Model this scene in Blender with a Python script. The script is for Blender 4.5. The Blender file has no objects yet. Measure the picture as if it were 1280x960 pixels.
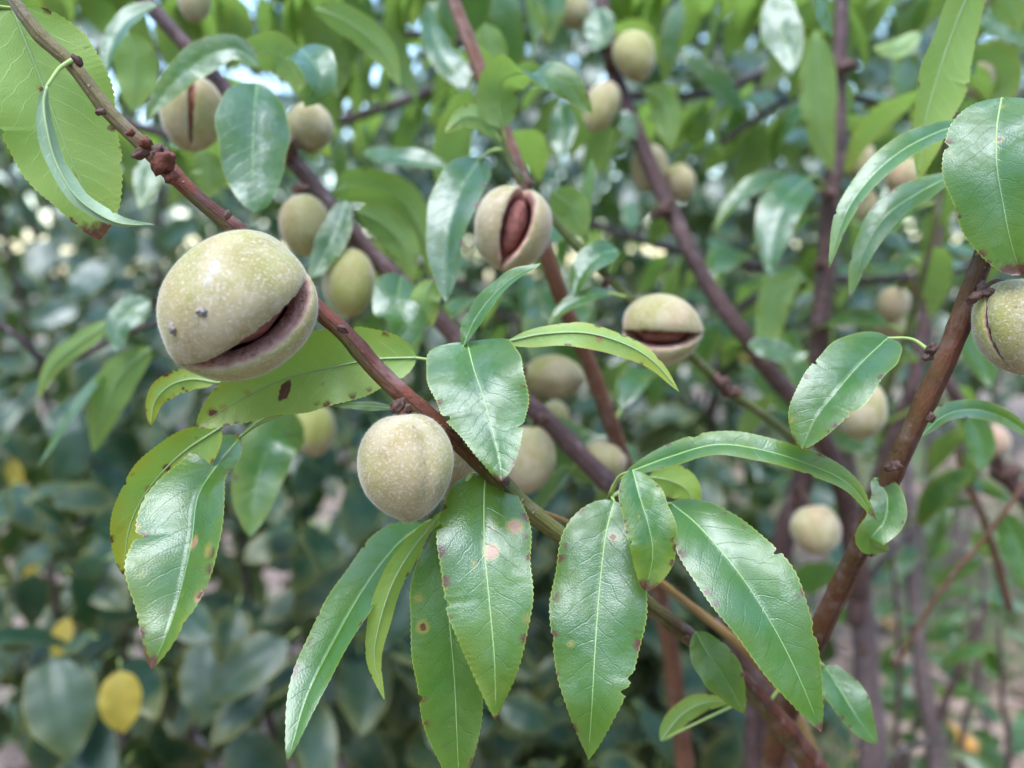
import bpy, bmesh, math, random
import numpy as np
from mathutils import Vector, Matrix, noise as mnoise

R = math.radians
random.seed(7)
rng = np.random.default_rng(7)
scene = bpy.context.scene
C = scene.collection

# ------------------------------------------------------------------ camera
CAM = Vector((0.0, 0.0, 1.30)); PITCH = R(8.0)
RIGHT = Vector((1, 0, 0)); UP = Vector((0, math.sin(PITCH), math.cos(PITCH))); FWD = Vector((0, math.cos(PITCH), -math.sin(PITCH)))
F = 960.0                                   # focal length in pixels of a 1280-wide picture
cam = bpy.data.cameras.new('camera'); camo = bpy.data.objects.new('camera', cam); C.objects.link(camo)
camo.location = CAM; camo.rotation_euler = (R(90) - PITCH, 0, 0)
cam.sensor_width = 36; cam.lens = 27; cam.clip_start = 0.01; cam.clip_end = 500
cam.dof.use_dof = True; cam.dof.focus_distance = 0.235; cam.dof.aperture_fstop = 6.0; cam.dof.aperture_blades = 0
scene.camera = camo

# ------------------------------------------------------------------ sky, sun, exposure
SUN_EL, SUN_AZ = R(68), R(200)              # soft overcast daylight from above and behind the camera's left shoulder
world = bpy.data.worlds.new('World'); scene.world = world; world.use_nodes = True
nt = world.node_tree; nt.nodes.clear()
sky = nt.nodes.new('ShaderNodeTexSky'); sky.sky_type = 'NISHITA'; sky.sun_disc = False
sky.sun_elevation = SUN_EL; sky.sun_rotation = SUN_AZ; sky.dust_density = 1.2; sky.air_density = 1.35; sky.ozone_density = 1.5
hs = nt.nodes.new('ShaderNodeHueSaturation'); hs.inputs['Saturation'].default_value = 1.12
bg = nt.nodes.new('ShaderNodeBackground'); bg.inputs['Strength'].default_value = 0.15
wo = nt.nodes.new('ShaderNodeOutputWorld')
nt.links.new(sky.outputs[0], hs.inputs['Color']); nt.links.new(hs.outputs[0], bg.inputs[0]); nt.links.new(bg.outputs[0], wo.inputs[0])
sun = bpy.data.lights.new('sun', 'SUN'); suno = bpy.data.objects.new('sun', sun); C.objects.link(suno)
sun.energy = 1.2; sun.angle = R(42); sun.color = (0.78, 0.89, 1.0)
sd = Vector((math.sin(SUN_AZ) * math.cos(SUN_EL), math.cos(SUN_AZ) * math.cos(SUN_EL), math.sin(SUN_EL)))
suno.rotation_euler = sd.to_track_quat('Z', 'Y').to_euler(); suno.location = (0, -2, 4)
vs = scene.view_settings
scene.display_settings.display_device = 'sRGB'
vs.view_transform = 'Standard'; vs.look = 'None'; vs.exposure = 2.05; vs.gamma = 1.0; vs.use_curve_mapping = False
scene.render.engine = 'CYCLES'
scene.cycles.use_denoising = True
scene.cycles.use_adaptive_sampling = True; scene.cycles.adaptive_threshold = 0.02
scene.cycles.max_bounces = 4; scene.cycles.diffuse_bounces = 2; scene.cycles.glossy_bounces = 2
scene.cycles.transmission_bounces = 3; scene.cycles.transparent_max_bounces = 4

# ------------------------------------------------------------------ helpers
def at(px, py, d):
    return CAM + FWD * d + RIGHT * ((px - 640) / F * d) + UP * ((480 - py) / F * d)
def camvec(v):
    return (RIGHT * v[0] + UP * v[1] - FWD * v[2]).normalized()

def tag(o, label=None, cat=None, group=None, kind=None):
    if label: o['label'] = label
    if cat: o['category'] = cat
    if group: o['group'] = group
    if kind: o['kind'] = kind
    return o
def empty(name, loc, label=None, cat=None, group=None):
    o = bpy.data.objects.new(name, None); C.objects.link(o); o.location = loc; o.empty_display_size = 0.02
    tag(o, label, cat, group); return o
def link(name, me, parent=None, loc=None):
    """mesh vertices are in world space minus loc; parents are unrotated empties or meshes"""
    o = bpy.data.objects.new(name, me); C.objects.link(o)
    if parent is not None:
        o.parent = parent
        o.location = (loc if loc is not None else Vector((0, 0, 0))) - wloc(parent)
    elif loc is not None: o.location = loc
    return o
def wloc(o):
    v = Vector((0, 0, 0))
    while o is not None:
        v += o.location; o = o.parent
    return v
def mesh(name, verts, faces, mats, fmat=None, attr=None, smooth=True):
    me = bpy.data.meshes.new(name)
    me.from_pydata([tuple(v) for v in verts], [], [tuple(f) for f in faces])
    for m in mats: me.materials.append(m)
    if fmat is not None: me.polygons.foreach_set('material_index', np.asarray(fmat, dtype=np.int32))
    if smooth: me.polygons.foreach_set('use_smooth', np.ones(len(me.polygons), dtype=bool))
    if attr is not None:
        a = me.attributes.new('lf', 'FLOAT_VECTOR', 'POINT')
        a.data.foreach_set('vector', np.asarray(attr, dtype=np.float32).ravel())
    me.update(); return me
def crom(pts, n):
    """Catmull-Rom through points (numpy rows of any width), n samples evenly in parameter of arc length"""
    P = np.asarray(pts, dtype=float)
    P = np.vstack([2 * P[0] - P[1], P, 2 * P[-1] - P[-2]])
    out = []
    for i in range(1, len(P) - 2):
        for t in np.linspace(0, 1, 24, endpoint=False):
            a, b, c, d = P[i-1], P[i], P[i+1], P[i+2]
            out.append(0.5 * (2*b + (c-a)*t + (2*a-5*b+4*c-d)*t*t + (3*b-a-3*c+d)*t**3))
    out.append(P[-2]); out = np.array(out)
    s = np.concatenate([[0], np.cumsum(np.linalg.norm(np.diff(out[:, :3], axis=0), axis=1))])
    q = np.linspace(0, s[-1], n)
    return np.stack([np.interp(q, s, out[:, k]) for k in range(out.shape[1])], axis=1)
def unit(a): return a / np.maximum(np.linalg.norm(a, axis=-1, keepdims=True), 1e-9)
def interp(vals, t):
    if np.isscalar(vals): return np.full_like(t, float(vals))
    return np.interp(t, np.linspace(0, 1, len(vals)), vals)

# ------------------------------------------------------------------ materials
class NT:
    def __init__(s, name):
        s.m = bpy.data.materials.new(name); s.m.use_nodes = True; s.t = s.m.node_tree; s.t.nodes.clear()
        s.out = s.n('ShaderNodeOutputMaterial')
    def n(s, typ, **kw):
        nd = s.t.nodes.new(typ)
        for k, v in kw.items(): setattr(nd, k, v)
        return nd
    def put(s, sock, v):
        if isinstance(v, bpy.types.NodeSocket): s.t.links.new(v, sock)
        elif v is not None: sock.default_value = v
    def math(s, op, a, b=None, c=None, clamp=False):
        nd = s.n('ShaderNodeMath', operation=op, use_clamp=clamp)
        s.put(nd.inputs[0], a)
        if b is not None: s.put(nd.inputs[1], b)
        if c is not None: s.put(nd.inputs[2], c)
        return nd.outputs[0]
    def ss(s, v, a, b, lo=0.0, hi=1.0):
        nd = s.n('ShaderNodeMapRange', interpolation_type='SMOOTHSTEP')
        s.put(nd.inputs[0], v); s.put(nd.inputs[1], a); s.put(nd.inputs[2], b); s.put(nd.inputs[3], lo); s.put(nd.inputs[4], hi)
        return nd.outputs[0]
    def mix(s, f, a, b):
        nd = s.n('ShaderNodeMix', data_type='RGBA'); s.put(nd.inputs[0], f)
        for i, v in ((6, a), (7, b)):
            s.put(nd.inputs[i], (*v, 1) if isinstance(v, tuple) and len(v) == 3 else v)
        return nd.outputs[2]
    def noise(s, vec, scale, detail=3, rough=0.5, dist=0.0):
        nd = s.n('ShaderNodeTexNoise'); s.put(nd.inputs['Vector'], vec)
        nd.inputs['Scale'].default_value = scale; nd.inputs['Detail'].default_value = detail
        nd.inputs['Roughness'].default_value = rough; nd.inputs['Distortion'].default_value = dist
        return nd.outputs['Fac']
    def vor(s, vec, scale, feature='F1'):
        nd = s.n('ShaderNodeTexVoronoi', feature=feature); s.put(nd.inputs['Vector'], vec); nd.inputs['Scale'].default_value = scale
        return nd
    def oattr(s, name):
        return s.n('ShaderNodeAttribute', attribute_type='OBJECT', attribute_name=name).outputs['Fac']
    def comb(s, x, y, z):
        nd = s.n('ShaderNodeCombineXYZ')
        for i, v in enumerate((x, y, z)): s.put(nd.inputs[i], v)
        return nd.outputs[0]
    def pos(s): return s.n('ShaderNodeTexCoord').outputs['Object']
    def bump(s, h, strength, dist, normal=None):
        nd = s.n('ShaderNodeBump'); s.put(nd.inputs['Height'], h); s.put(nd.inputs['Strength'], strength); nd.inputs['Distance'].default_value = dist
        if normal is not None: s.put(nd.inputs['Normal'], normal)
        return nd.outputs[0]
    def bsdf(s, col, rough, normal=None, **kw):
        b = s.n('ShaderNodeBsdfPrincipled')
        s.put(b.inputs['Base Color'], (*col, 1) if isinstance(col, tuple) else col); s.put(b.inputs['Roughness'], rough)
        if normal is not None: s.put(b.inputs['Normal'], normal)
        for k, v in kw.items(): s.put(b.inputs[k.replace('_', ' ')], v)
        return b.outputs[0]
    def done(s, shader): s.t.links.new(shader, s.out.inputs[0]); return s.m

def leaf_material(name, top_a, top_b, under, trans, yellow, veins=12.0, vein_w=0.10, rough=0.38, fine=True, under_rough=0.55, spec=0.7, tmix=0.33, vlight=0.3, lite=False, coat=0.75):
    g = NT(name)
    a = g.n('ShaderNodeAttribute', attribute_type='GEOMETRY', attribute_name='lf').outputs['Vector']
    sp = g.n('ShaderNodeSeparateXYZ'); g.put(sp.inputs[0], a)
    u, v, x = sp.outputs
    oi = g.n('ShaderNodeObjectInfo').outputs['Random']
    geo = g.n('ShaderNodeNewGeometry')
    isl, back = geo.outputs['Random Per Island'], geo.outputs['Backfacing']
    rnd = g.math('FRACT', g.math('ADD', g.math('MULTIPLY', oi, 7.31), g.math('MULTIPLY', isl, 3.77)))
    seed = g.math('MULTIPLY', rnd, 50.0)
    vec = g.comb(x, v, seed)
    ax, au = g.math('ABSOLUTE', x), g.math('ABSOLUTE', u)
    big = g.noise(vec, 3.0, 2)
    # lateral veins
    wob = big if lite else g.noise(vec, 9.0, 2)
    side = g.math('MULTIPLY', g.math('GREATER_THAN', x, 0.0), 0.43)
    sv = g.math('SUBTRACT', v, g.math('MULTIPLY', g.math('POWER', ax, 1.12), 1.15))
    sv = g.math('ADD', g.math('MULTIPLY', sv, veins), g.math('MULTIPLY', wob, 0.9))
    fr = g.math('ABSOLUTE', g.math('SUBTRACT', g.math('FRACT', g.math('ADD', sv, side)), 0.5))
    vein = g.ss(fr, 0.0, vein_w, 1.0, 0.0)
    vein = g.math('MULTIPLY', vein, g.ss(au, 0.55, 0.98, 1.0, 0.0))
    mid = g.ss(ax, 0.0, 0.016, 1.0, 0.0)
    # colour
    ctop = g.mix(big, top_a, top_b)
    ctop = g.mix(g.math('MULTIPLY', vein, vlight), ctop, tuple(c * 0.45 for c in top_b))
    cun = g.mix(big, tuple(c * 0.85 for c in under), under)
    cun = g.mix(g.math('MULTIPLY', vein, 0.55), cun, tuple(c * 1.35 + 0.04 for c in under))
    col = g.mix(back, ctop, cun)
    col = g.mix(g.math('MULTIPLY', rnd, 0.25), col, tuple(c * 0.55 for c in top_a))
    yel = g.oattr('yel')
    ey = g.math('ADD', g.ss(au, 0.35, 1.05, 0.0, 0.55), g.ss(v, 0.5, 1.0, 0.0, 0.7))
    ey = g.math('MULTIPLY', g.math('ADD', ey, g.math('MULTIPLY', g.math('SUBTRACT', big if lite else g.noise(vec, 7.0, 3), 0.45), 1.6)), yel, clamp=True)
    col = g.mix(ey, col, yellow)
    halo = dead = None
    if not lite:
        # blight spots: yellow halo, pale centre or dark brown, denser along the margin
        sc = g.oattr('spots')
        vn = g.vor(g.comb(x, v, g.math('ADD', seed, 3.1)), 9.0)
        dd = g.math('ADD', vn.outputs['Distance'], g.math('MULTIPLY', g.math('SUBTRACT', g.noise(vec, 55.0, 3), 0.5), 0.14))
        cr = g.n('ShaderNodeSeparateColor'); g.put(cr.inputs[0], vn.outputs['Color'])
        size = g.math('MULTIPLY', g.math('SUBTRACT', cr.outputs[0], g.math('SUBTRACT', 1.0, g.math('MULTIPLY', sc, 0.85))), 0.45)
        halo = g.ss(g.math('SUBTRACT', dd, size), 0.0, 0.13, 0.7, 0.0)
        halo = g.math('MULTIPLY', halo, g.math('GREATER_THAN', size, 0.0))
        bd = g.math('ADD', g.math('POWER', g.math('MULTIPLY', g.math('SUBTRACT', x, g.oattr('bx')), 1.0), 2.0), g.math('POWER', g.math('MULTIPLY', g.math('SUBTRACT', g.math('SUBTRACT', v, g.oattr('bv')), g.math('MULTIPLY', x, 0.9)), 1.7), 2.0))
        bd = g.math('ADD', g.math('SQRT', bd), g.math('MULTIPLY', g.math('SUBTRACT', g.noise(vec, 16.0, 3), 0.5), 0.12))
        blot = g.math('MULTIPLY', g.ss(bd, 0.045, 0.06, 1.0, 0.0), g.math('GREATER_THAN', g.oattr('bv'), 0.01))
        core = g.math('MULTIPLY', g.ss(g.math('SUBTRACT', dd, size), -0.03, 0.02, 1.0, 0.0), g.math('GREATER_THAN', size, 0.0))
        v2 = g.vor(g.comb(g.math('MULTIPLY', x, 0.8), v, g.math('ADD', seed, 9.7)), 21.0)
        c2 = g.n('ShaderNodeSeparateColor'); g.put(c2.inputs[0], v2.outputs['Color'])
        d2 = g.math('ADD', v2.outputs['Distance'], g.math('MULTIPLY', g.math('SUBTRACT', g.noise(vec, 90.0, 2), 0.5), 0.4))
        em = g.math('ADD', g.ss(au, 0.72, 0.97), g.math('MULTIPLY', g.ss(v, 0.3, 1.0), 0.15), clamp=True)
        core2 = g.math('MULTIPLY', g.ss(d2, 0.36, 0.56, 1.0, 0.0), g.math('MULTIPLY', em, g.math('GREATER_THAN', g.math('ADD', c2.outputs[1], g.math('MULTIPLY', sc, 0.35)), 0.93)))
        core2 = g.math('MULTIPLY', core2, g.math('GREATER_THAN', sc, 0.02))
        col = g.mix(halo, col, (0.34, 0.27, 0.04))
        brown = g.mix(g.noise(vec, 70.0, 2), (0.05, 0.012, 0.008), (0.16, 0.055, 0.02))
        pale = g.mix(g.math('GREATER_THAN', cr.outputs[2], 0.6), brown, (0.42, 0.22, 0.12))
        col = g.mix(blot, col, brown); core = g.math('MAXIMUM', core, blot)
        col = g.mix(core, col, pale) if False else g.mix(g.math('SUBTRACT', core, blot, clamp=True), col, pale); col = g.mix(core2, col, brown)
        tipb = g.math('MULTIPLY', g.oattr('tip'), 0.14)
        tb = g.ss(g.math('ADD', v, g.math('MULTIPLY', g.math('SUBTRACT', g.noise(vec, 18.0, 3), 0.5), 0.14)), g.math('SUBTRACT', 1.0, tipb), g.math('SUBTRACT', 1.02, g.math('MULTIPLY', tipb, 0.6)))
        tb = g.math('MULTIPLY', tb, g.math('GREATER_THAN', tipb, 0.001))
        col = g.mix(tb, col, brown)
        dead = g.math('MAXIMUM', tb, g.math('MAXIMUM', core, core2))
    # pale margin of teeth
    col = g.mix(g.ss(au, 0.965, 1.0, 0.0, 0.55), col, tuple(c * 1.5 for c in yellow))
    # relief
    h = g.math('MULTIPLY', vein, -0.2)
    if not lite: h = g.math('ADD', h, g.math('MULTIPLY', g.noise(vec, 14.0, 2), 0.8))
    if fine:
        cells = g.vor(g.comb(x, v, seed), 95.0, 'DISTANCE_TO_EDGE')
        h = g.math('ADD', h, g.math('MULTIPLY', g.ss(cells.outputs['Distance'], 0.0, 0.3), 0.10))
        h = g.math('ADD', h, g.math('MULTIPLY', g.noise(vec, 160.0, 2), 0.06))
    nrm = g.bump(h, 0.3 if fine else 0.3, 0.0008 if fine else 0.0015)
    ro = g.math('ADD', rough - 0.16, g.math('MULTIPLY', big if lite else g.noise(vec, 5.0, 4, 0.65), 0.38))
    if dead is not None: ro = g.math('ADD', ro, g.math('MULTIPLY', dead, 0.25))
    mixr = g.n('ShaderNodeMix', data_type='FLOAT'); g.put(mixr.inputs[0], back); g.put(mixr.inputs[2], ro); mixr.inputs[3].default_value = under_rough
    wet = g.ss(big if lite else g.noise(g.comb(x, v, g.math('ADD', seed, 21.0)), 4.5, 3, 0.6, 0.6), 0.36, 0.58, 0.15, 1.0)
    b = g.bsdf(col, mixr.outputs[0], nrm, Specular_IOR_Level=spec, Coat_Weight=g.math('MULTIPLY', g.math('SUBTRACT', coat, g.math('MULTIPLY', back, coat * 0.8)), wet), Coat_Roughness=0.24, Coat_IOR=1.6, Coat_Normal=nrm)
    tr = g.n('ShaderNodeBsdfTranslucent')
    tc = g.mix(ey, trans, tuple(c * 1.2 for c in yellow)); tc = tc if dead is None else g.mix(g.math('MAXIMUM', dead, halo), tc, (0.10, 0.04, 0.01))
    tc = g.mix(g.math('MULTIPLY', vein, 0.25), tc, tuple(c * 0.6 for c in trans))
    g.put(tr.inputs[0], tc); g.put(tr.inputs['Normal'], nrm)
    ms = g.n('ShaderNodeMixShader'); g.put(ms.inputs[0], tmix); g.put(ms.inputs[1], b); g.put(ms.inputs[2], tr.outputs[0])
    return g.done(ms.outputs[0])

M = {}
M['almond'] = leaf_material('almond leaf', (0.016, 0.080, 0.014), (0.044, 0.155, 0.013), (0.29, 0.41, 0.10), (0.36, 0.56, 0.05), (0.33, 0.34, 0.03), vein_w=0.055, vlight=0.3, tmix=0.33, coat=1.0, spec=0.42)
M['almond_soft'] = leaf_material('almond leaf further off', (0.015, 0.068, 0.018), (0.042, 0.135, 0.016), (0.24, 0.36, 0.11), (0.30, 0.47, 0.075), (0.31, 0.33, 0.04), fine=False, vein_w=0.05, vlight=0.08, tmix=0.33, coat=1.0, spec=0.42)
M['almond_pale'] = leaf_material('pale almond leaf', (0.10, 0.17, 0.09), (0.15, 0.23, 0.12), (0.26, 0.36, 0.20), (0.25, 0.4, 0.1), (0.33, 0.34, 0.1), vein_w=0.055, vlight=0.14, tmix=0.2, coat=0.6, spec=0.6)
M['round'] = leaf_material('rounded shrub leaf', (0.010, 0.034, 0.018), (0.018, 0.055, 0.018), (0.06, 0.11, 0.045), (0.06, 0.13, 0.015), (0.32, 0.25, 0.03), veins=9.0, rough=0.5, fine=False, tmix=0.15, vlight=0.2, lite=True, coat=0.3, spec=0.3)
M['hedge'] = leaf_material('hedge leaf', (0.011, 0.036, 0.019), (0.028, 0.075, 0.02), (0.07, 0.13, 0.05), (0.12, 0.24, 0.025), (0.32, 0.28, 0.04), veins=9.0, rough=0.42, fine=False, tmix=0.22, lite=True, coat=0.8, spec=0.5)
M['yellow'] = leaf_material('fading yellow leaf', (0.42, 0.30, 0.05), (0.50, 0.38, 0.08), (0.5, 0.4, 0.07), (0.65, 0.45, 0.03), (0.5, 0.36, 0.03), veins=9.0, rough=0.5, fine=False, spec=0.25, vlight=0.1, lite=True)
M['litter'] = leaf_material('fallen leaf', (0.30, 0.19, 0.14), (0.52, 0.38, 0.31), (0.40, 0.29, 0.23), (0.3, 0.16, 0.08), (0.45, 0.26, 0.08), veins=9.0, rough=0.65, fine=False, spec=0.2, lite=True)
M['orange'] = leaf_material('orange fallen leaf', (0.62, 0.26, 0.03), (0.72, 0.36, 0.05), (0.6, 0.3, 0.08), (0.6, 0.26, 0.03), (0.7, 0.4, 0.04), veins=9.0, rough=0.55, fine=False, spec=0.25, lite=True)

def simple(name, col, rough=0.6, bumps=None, spec=0.4, col2=None, scale=120.0):
    g = NT(name); p = g.pos(); n = g.noise(p, scale, 3)
    c = g.mix(n, col, col2 or tuple(k * 0.6 for k in col))
    nr = g.bump(g.noise(p, scale * 2.0, 3), 0.5, bumps) if bumps else None
    return g.done(g.bsdf(c, rough, nr, Specular_IOR_Level=spec))
M['rib'] = simple('leaf midrib', (0.32, 0.42, 0.15), 0.45, None, 0.3, (0.26, 0.36, 0.11))
M['rib_pale'] = simple('pale leaf midrib', (0.34, 0.42, 0.20), 0.5, None, 0.3, (0.28, 0.36, 0.15))
M['petiole'] = simple('leaf stalk', (0.28, 0.38, 0.10), 0.5, None, 0.3, (0.34, 0.40, 0.12))
M['bud'] = simple('bud scales', (0.05, 0.025, 0.02), 0.7, 0.0008, 0.3, (0.14, 0.07, 0.05), 420.0)
M['scar'] = simple('torn bark', (0.20, 0.055, 0.03), 0.8, 0.0012, 0.3, (0.07, 0.025, 0.02), 520.0)
M['grass'] = simple('grass blade', (0.10, 0.19, 0.05), 0.5, None, 0.4, (0.2, 0.24, 0.1), 8.0)
M['straw'] = simple('dry twig', (0.42, 0.27, 0.14), 0.7, 0.0005, 0.3, (0.30, 0.18, 0.09), 160.0)

def bark_material(name, main_tone, dark, green, gmix, pale=0.0, bands=False):
    """lf = (angle round the stem, metres along it, 0)"""
    g = NT(name)
    a = g.n('ShaderNodeAttribute', attribute_type='GEOMETRY', attribute_name='lf').outputs['Vector']
    sp = g.n('ShaderNodeSeparateXYZ'); g.put(sp.inputs[0], a); ang, s, rr = sp.outputs
    p = g.pos()
    fl = g.noise(p, 260.0, 4, 0.6); bl = g.noise(p, 45.0, 3)
    col = g.mix(g.ss(bl, 0.35, 0.65), main_tone, dark)  # two bark tones mottled by noise
    col = g.mix(g.ss(fl, 0.62, 0.75, 0.0, 0.55), col, tuple(c * 0.45 for c in dark))
    gm = g.math('MULTIPLY', g.ss(g.math('ADD', g.math('SINE', ang), g.math('ADD', g.math('MULTIPLY', g.math('SUBTRACT', bl, 0.5), 3.2), g.math('MULTIPLY', g.math('SUBTRACT', fl, 0.5), 2.2))), -0.3, 1.0), gmix)
    if bands:                                  # young green stretches of the foreground branch
        b1 = g.ss(s, 0.045, 0.075, 0.75, 0.0); b2 = g.math('MULTIPLY', g.ss(s, 0.19, 0.215), g.ss(s, 0.27, 0.31, 0.9, 0.0))
        w = g.math('ADD', g.math('MULTIPLY', fl, 0.5), 0.55)
        gm = g.math('MAXIMUM', g.math('MULTIPLY', gm, 0.6), g.math('MULTIPLY', g.math('MAXIMUM', b1, b2), w))
        col = g.mix(b1, col, (0.26, 0.12, 0.09))
    col = g.mix(gm, col, green)
    # lenticels: short pale dashes across the stem
    lv = g.vor(g.comb(g.math('MULTIPLY', g.math('SINE', ang), 0.002), g.math('MULTIPLY', s, 1.0), g.math('MULTIPLY', g.math('COSINE', ang), 0.002)), 330.0)
    lc = g.n('ShaderNodeSeparateColor'); g.put(lc.inputs[0], lv.outputs['Color'])
    len_ = g.math('MULTIPLY', g.ss(lv.outputs['Distance'], 0.10, 0.22, 1.0, 0.0), g.math('GREATER_THAN', lc.outputs[0], 0.55))
    col = g.mix(g.math('MULTIPLY', len_, 0.6), col, (0.42, 0.27, 0.17))
    # thin greyish wax film
    col = g.mix(g.math('ADD', g.math('MULTIPLY', g.ss(g.noise(p, 110.0, 3), 0.5, 0.75), 0.3), pale), col, (0.36, 0.27, 0.26))
    fis = g.noise(g.comb(g.math('MULTIPLY', g.math('SINE', ang), 3.0), g.math('MULTIPLY', g.math('COSINE', ang), 3.0), g.math('MULTIPLY', s, 160.0)), 1.3, 4, 0.65)
    col = g.mix(g.ss(fis, 0.55, 0.72, 0.0, 0.5), col, tuple(c * 0.4 for c in dark))
    h = g.math('ADD', g.math('ADD', g.math('MULTIPLY', fl, 0.6), g.math('MULTIPLY', fis, 0.9)), g.math('MULTIPLY', len_, 0.5)); h = g.math('ADD', h, g.math('MULTIPLY', g.noise(p, 700.0, 2), 0.25))
    n = g.bump(h, 0.9, 0.0012)
    return g.done(g.bsdf(col, g.math('ADD', 0.48, g.math('MULTIPLY', fl, 0.25)), n, Specular_IOR_Level=0.28))
M['bark_fore'] = bark_material('reddish young bark', (0.17, 0.045, 0.022), (0.075, 0.024, 0.015), (0.14, 0.155, 0.035), 0.85, bands=True)
M['bark_pink'] = bark_material('pinkish green young bark', (0.34, 0.21, 0.17), (0.22, 0.12, 0.08), (0.24, 0.27, 0.09), 0.7)
M['bark_red'] = bark_material('red brown bark', (0.14, 0.045, 0.02), (0.075, 0.026, 0.016), (0.13, 0.075, 0.02), 0.5)
M['bark_purple'] = bark_material('purplish bark', (0.10, 0.045, 0.04), (0.055, 0.026, 0.026), (0.09, 0.045, 0.035), 0.5, 0.07)
M['bark_orange'] = bark_material('orange brown bark', (0.18, 0.065, 0.03), (0.11, 0.04, 0.022), (0.17, 0.08, 0.03), 0.5, 0.04)
M['bark_green'] = bark_material('olive green twig bark', (0.12, 0.13, 0.035), (0.075, 0.08, 0.025), (0.13, 0.16, 0.035), 0.8)
M['bark_grey'] = bark_material('grey mauve bark', (0.17, 0.11, 0.10), (0.095, 0.06, 0.057), (0.15, 0.10, 0.09), 0.5, 0.15)
M['bark_ochre'] = bark_material('ochre twig bark', (0.42, 0.24, 0.08), (0.32, 0.17, 0.06), (0.36, 0.24, 0.08), 0.4)
M['bark_dark'] = bark_material('dark shrub bark', (0.07, 0.04, 0.035), (0.04, 0.025, 0.022), (0.06, 0.05, 0.03), 0.4)

def hull_material():
    g = NT('downy almond hull'); p = g.pos()
    oi = g.n('ShaderNodeObjectInfo').outputs['Random']
    pv = g.n('ShaderNodeVectorMath', operation='ADD'); g.put(pv.inputs[0], p); g.put(pv.inputs[1], g.comb(oi, g.math('MULTIPLY', oi, 3.0), 0.0)); p = pv.outputs[0]
    gr, bl = g.oattr('green'), g.oattr('blush')
    n1 = g.noise(p, 75.0, 4, 0.6); n2 = g.noise(p, 33.0, 2)
    col = g.mix(g.ss(n1, 0.35, 0.65), (0.27, 0.22, 0.085), (0.41, 0.33, 0.20))
    col = g.mix(g.math('MULTIPLY', g.ss(n2, 0.42, 0.58), gr), col, (0.29, 0.28, 0.05))
    col = g.mix(g.math('MULTIPLY', g.ss(g.noise(p, 50.0, 3), 0.42, 0.68), bl), col, (0.46, 0.27, 0.18))
    sp = g.ss(g.noise(p, 1000.0, 4, 0.75), 0.50, 0.66, 0.0, 0.7)
    col = g.mix(sp, col, (0.54, 0.45, 0.38))
    dk = g.vor(p, 260.0); dc = g.n('ShaderNodeSeparateColor'); g.put(dc.inputs[0], dk.outputs['Color'])
    dm = g.math('MULTIPLY', g.ss(dk.outputs['Distance'], 0.08, 0.2, 0.55, 0.0), g.math('GREATER_THAN', dc.outputs[0], 0.9))
    col = g.mix(dm, col, (0.16, 0.10, 0.05))
    h = g.math('ADD', g.math('MULTIPLY', g.noise(p, 1500.0, 2), 0.6), g.math('MULTIPLY', n1, 1.2))
    n = g.bump(h, 0.5, 0.0006)
    return g.done(g.bsdf(col, 0.85, n, Specular_IOR_Level=0.2, Sheen_Weight=0.6, Sheen_Roughness=0.3, Sheen_Tint=(1.0, 0.90, 0.86, 1)))
M['hull'] = hull_material()
M['rim'] = simple('cream hull flesh', (0.58, 0.43, 0.29), 0.7, 0.0008, 0.3, (0.46, 0.26, 0.18), 260.0)
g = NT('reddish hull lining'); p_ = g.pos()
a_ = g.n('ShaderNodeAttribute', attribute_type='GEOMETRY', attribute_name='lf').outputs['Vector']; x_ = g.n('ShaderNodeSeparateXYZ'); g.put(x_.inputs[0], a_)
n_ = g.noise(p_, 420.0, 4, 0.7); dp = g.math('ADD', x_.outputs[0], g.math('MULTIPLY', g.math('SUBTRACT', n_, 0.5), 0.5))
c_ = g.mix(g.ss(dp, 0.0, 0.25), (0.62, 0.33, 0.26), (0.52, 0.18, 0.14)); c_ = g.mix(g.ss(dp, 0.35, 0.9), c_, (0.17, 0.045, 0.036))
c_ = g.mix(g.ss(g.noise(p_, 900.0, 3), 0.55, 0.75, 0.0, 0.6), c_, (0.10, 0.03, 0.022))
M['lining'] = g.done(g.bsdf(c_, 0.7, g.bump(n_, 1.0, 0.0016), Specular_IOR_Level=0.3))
M['shell'] = simple('nut shell', (0.44, 0.16, 0.125), 0.75, 0.003, 0.25, (0.10, 0.03, 0.025), 300.0)
M['fuzz'] = simple('down hairs', (0.74, 0.66, 0.56), 0.8, None, 0.2, (0.66, 0.58, 0.48), 200.0)
M['crumb'] = simple('grey crumb of dried gum', (0.36, 0.30, 0.25), 0.45, 0.0012, 0.5, (0.13, 0.10, 0.085), 900.0)
g = NT('clear gum'); M['gum'] = g.done(g.bsdf((0.9, 0.86, 0.78), 0.5, None, Transmission_Weight=0.93, IOR=1.25, Specular_IOR_Level=0.15))

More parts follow.
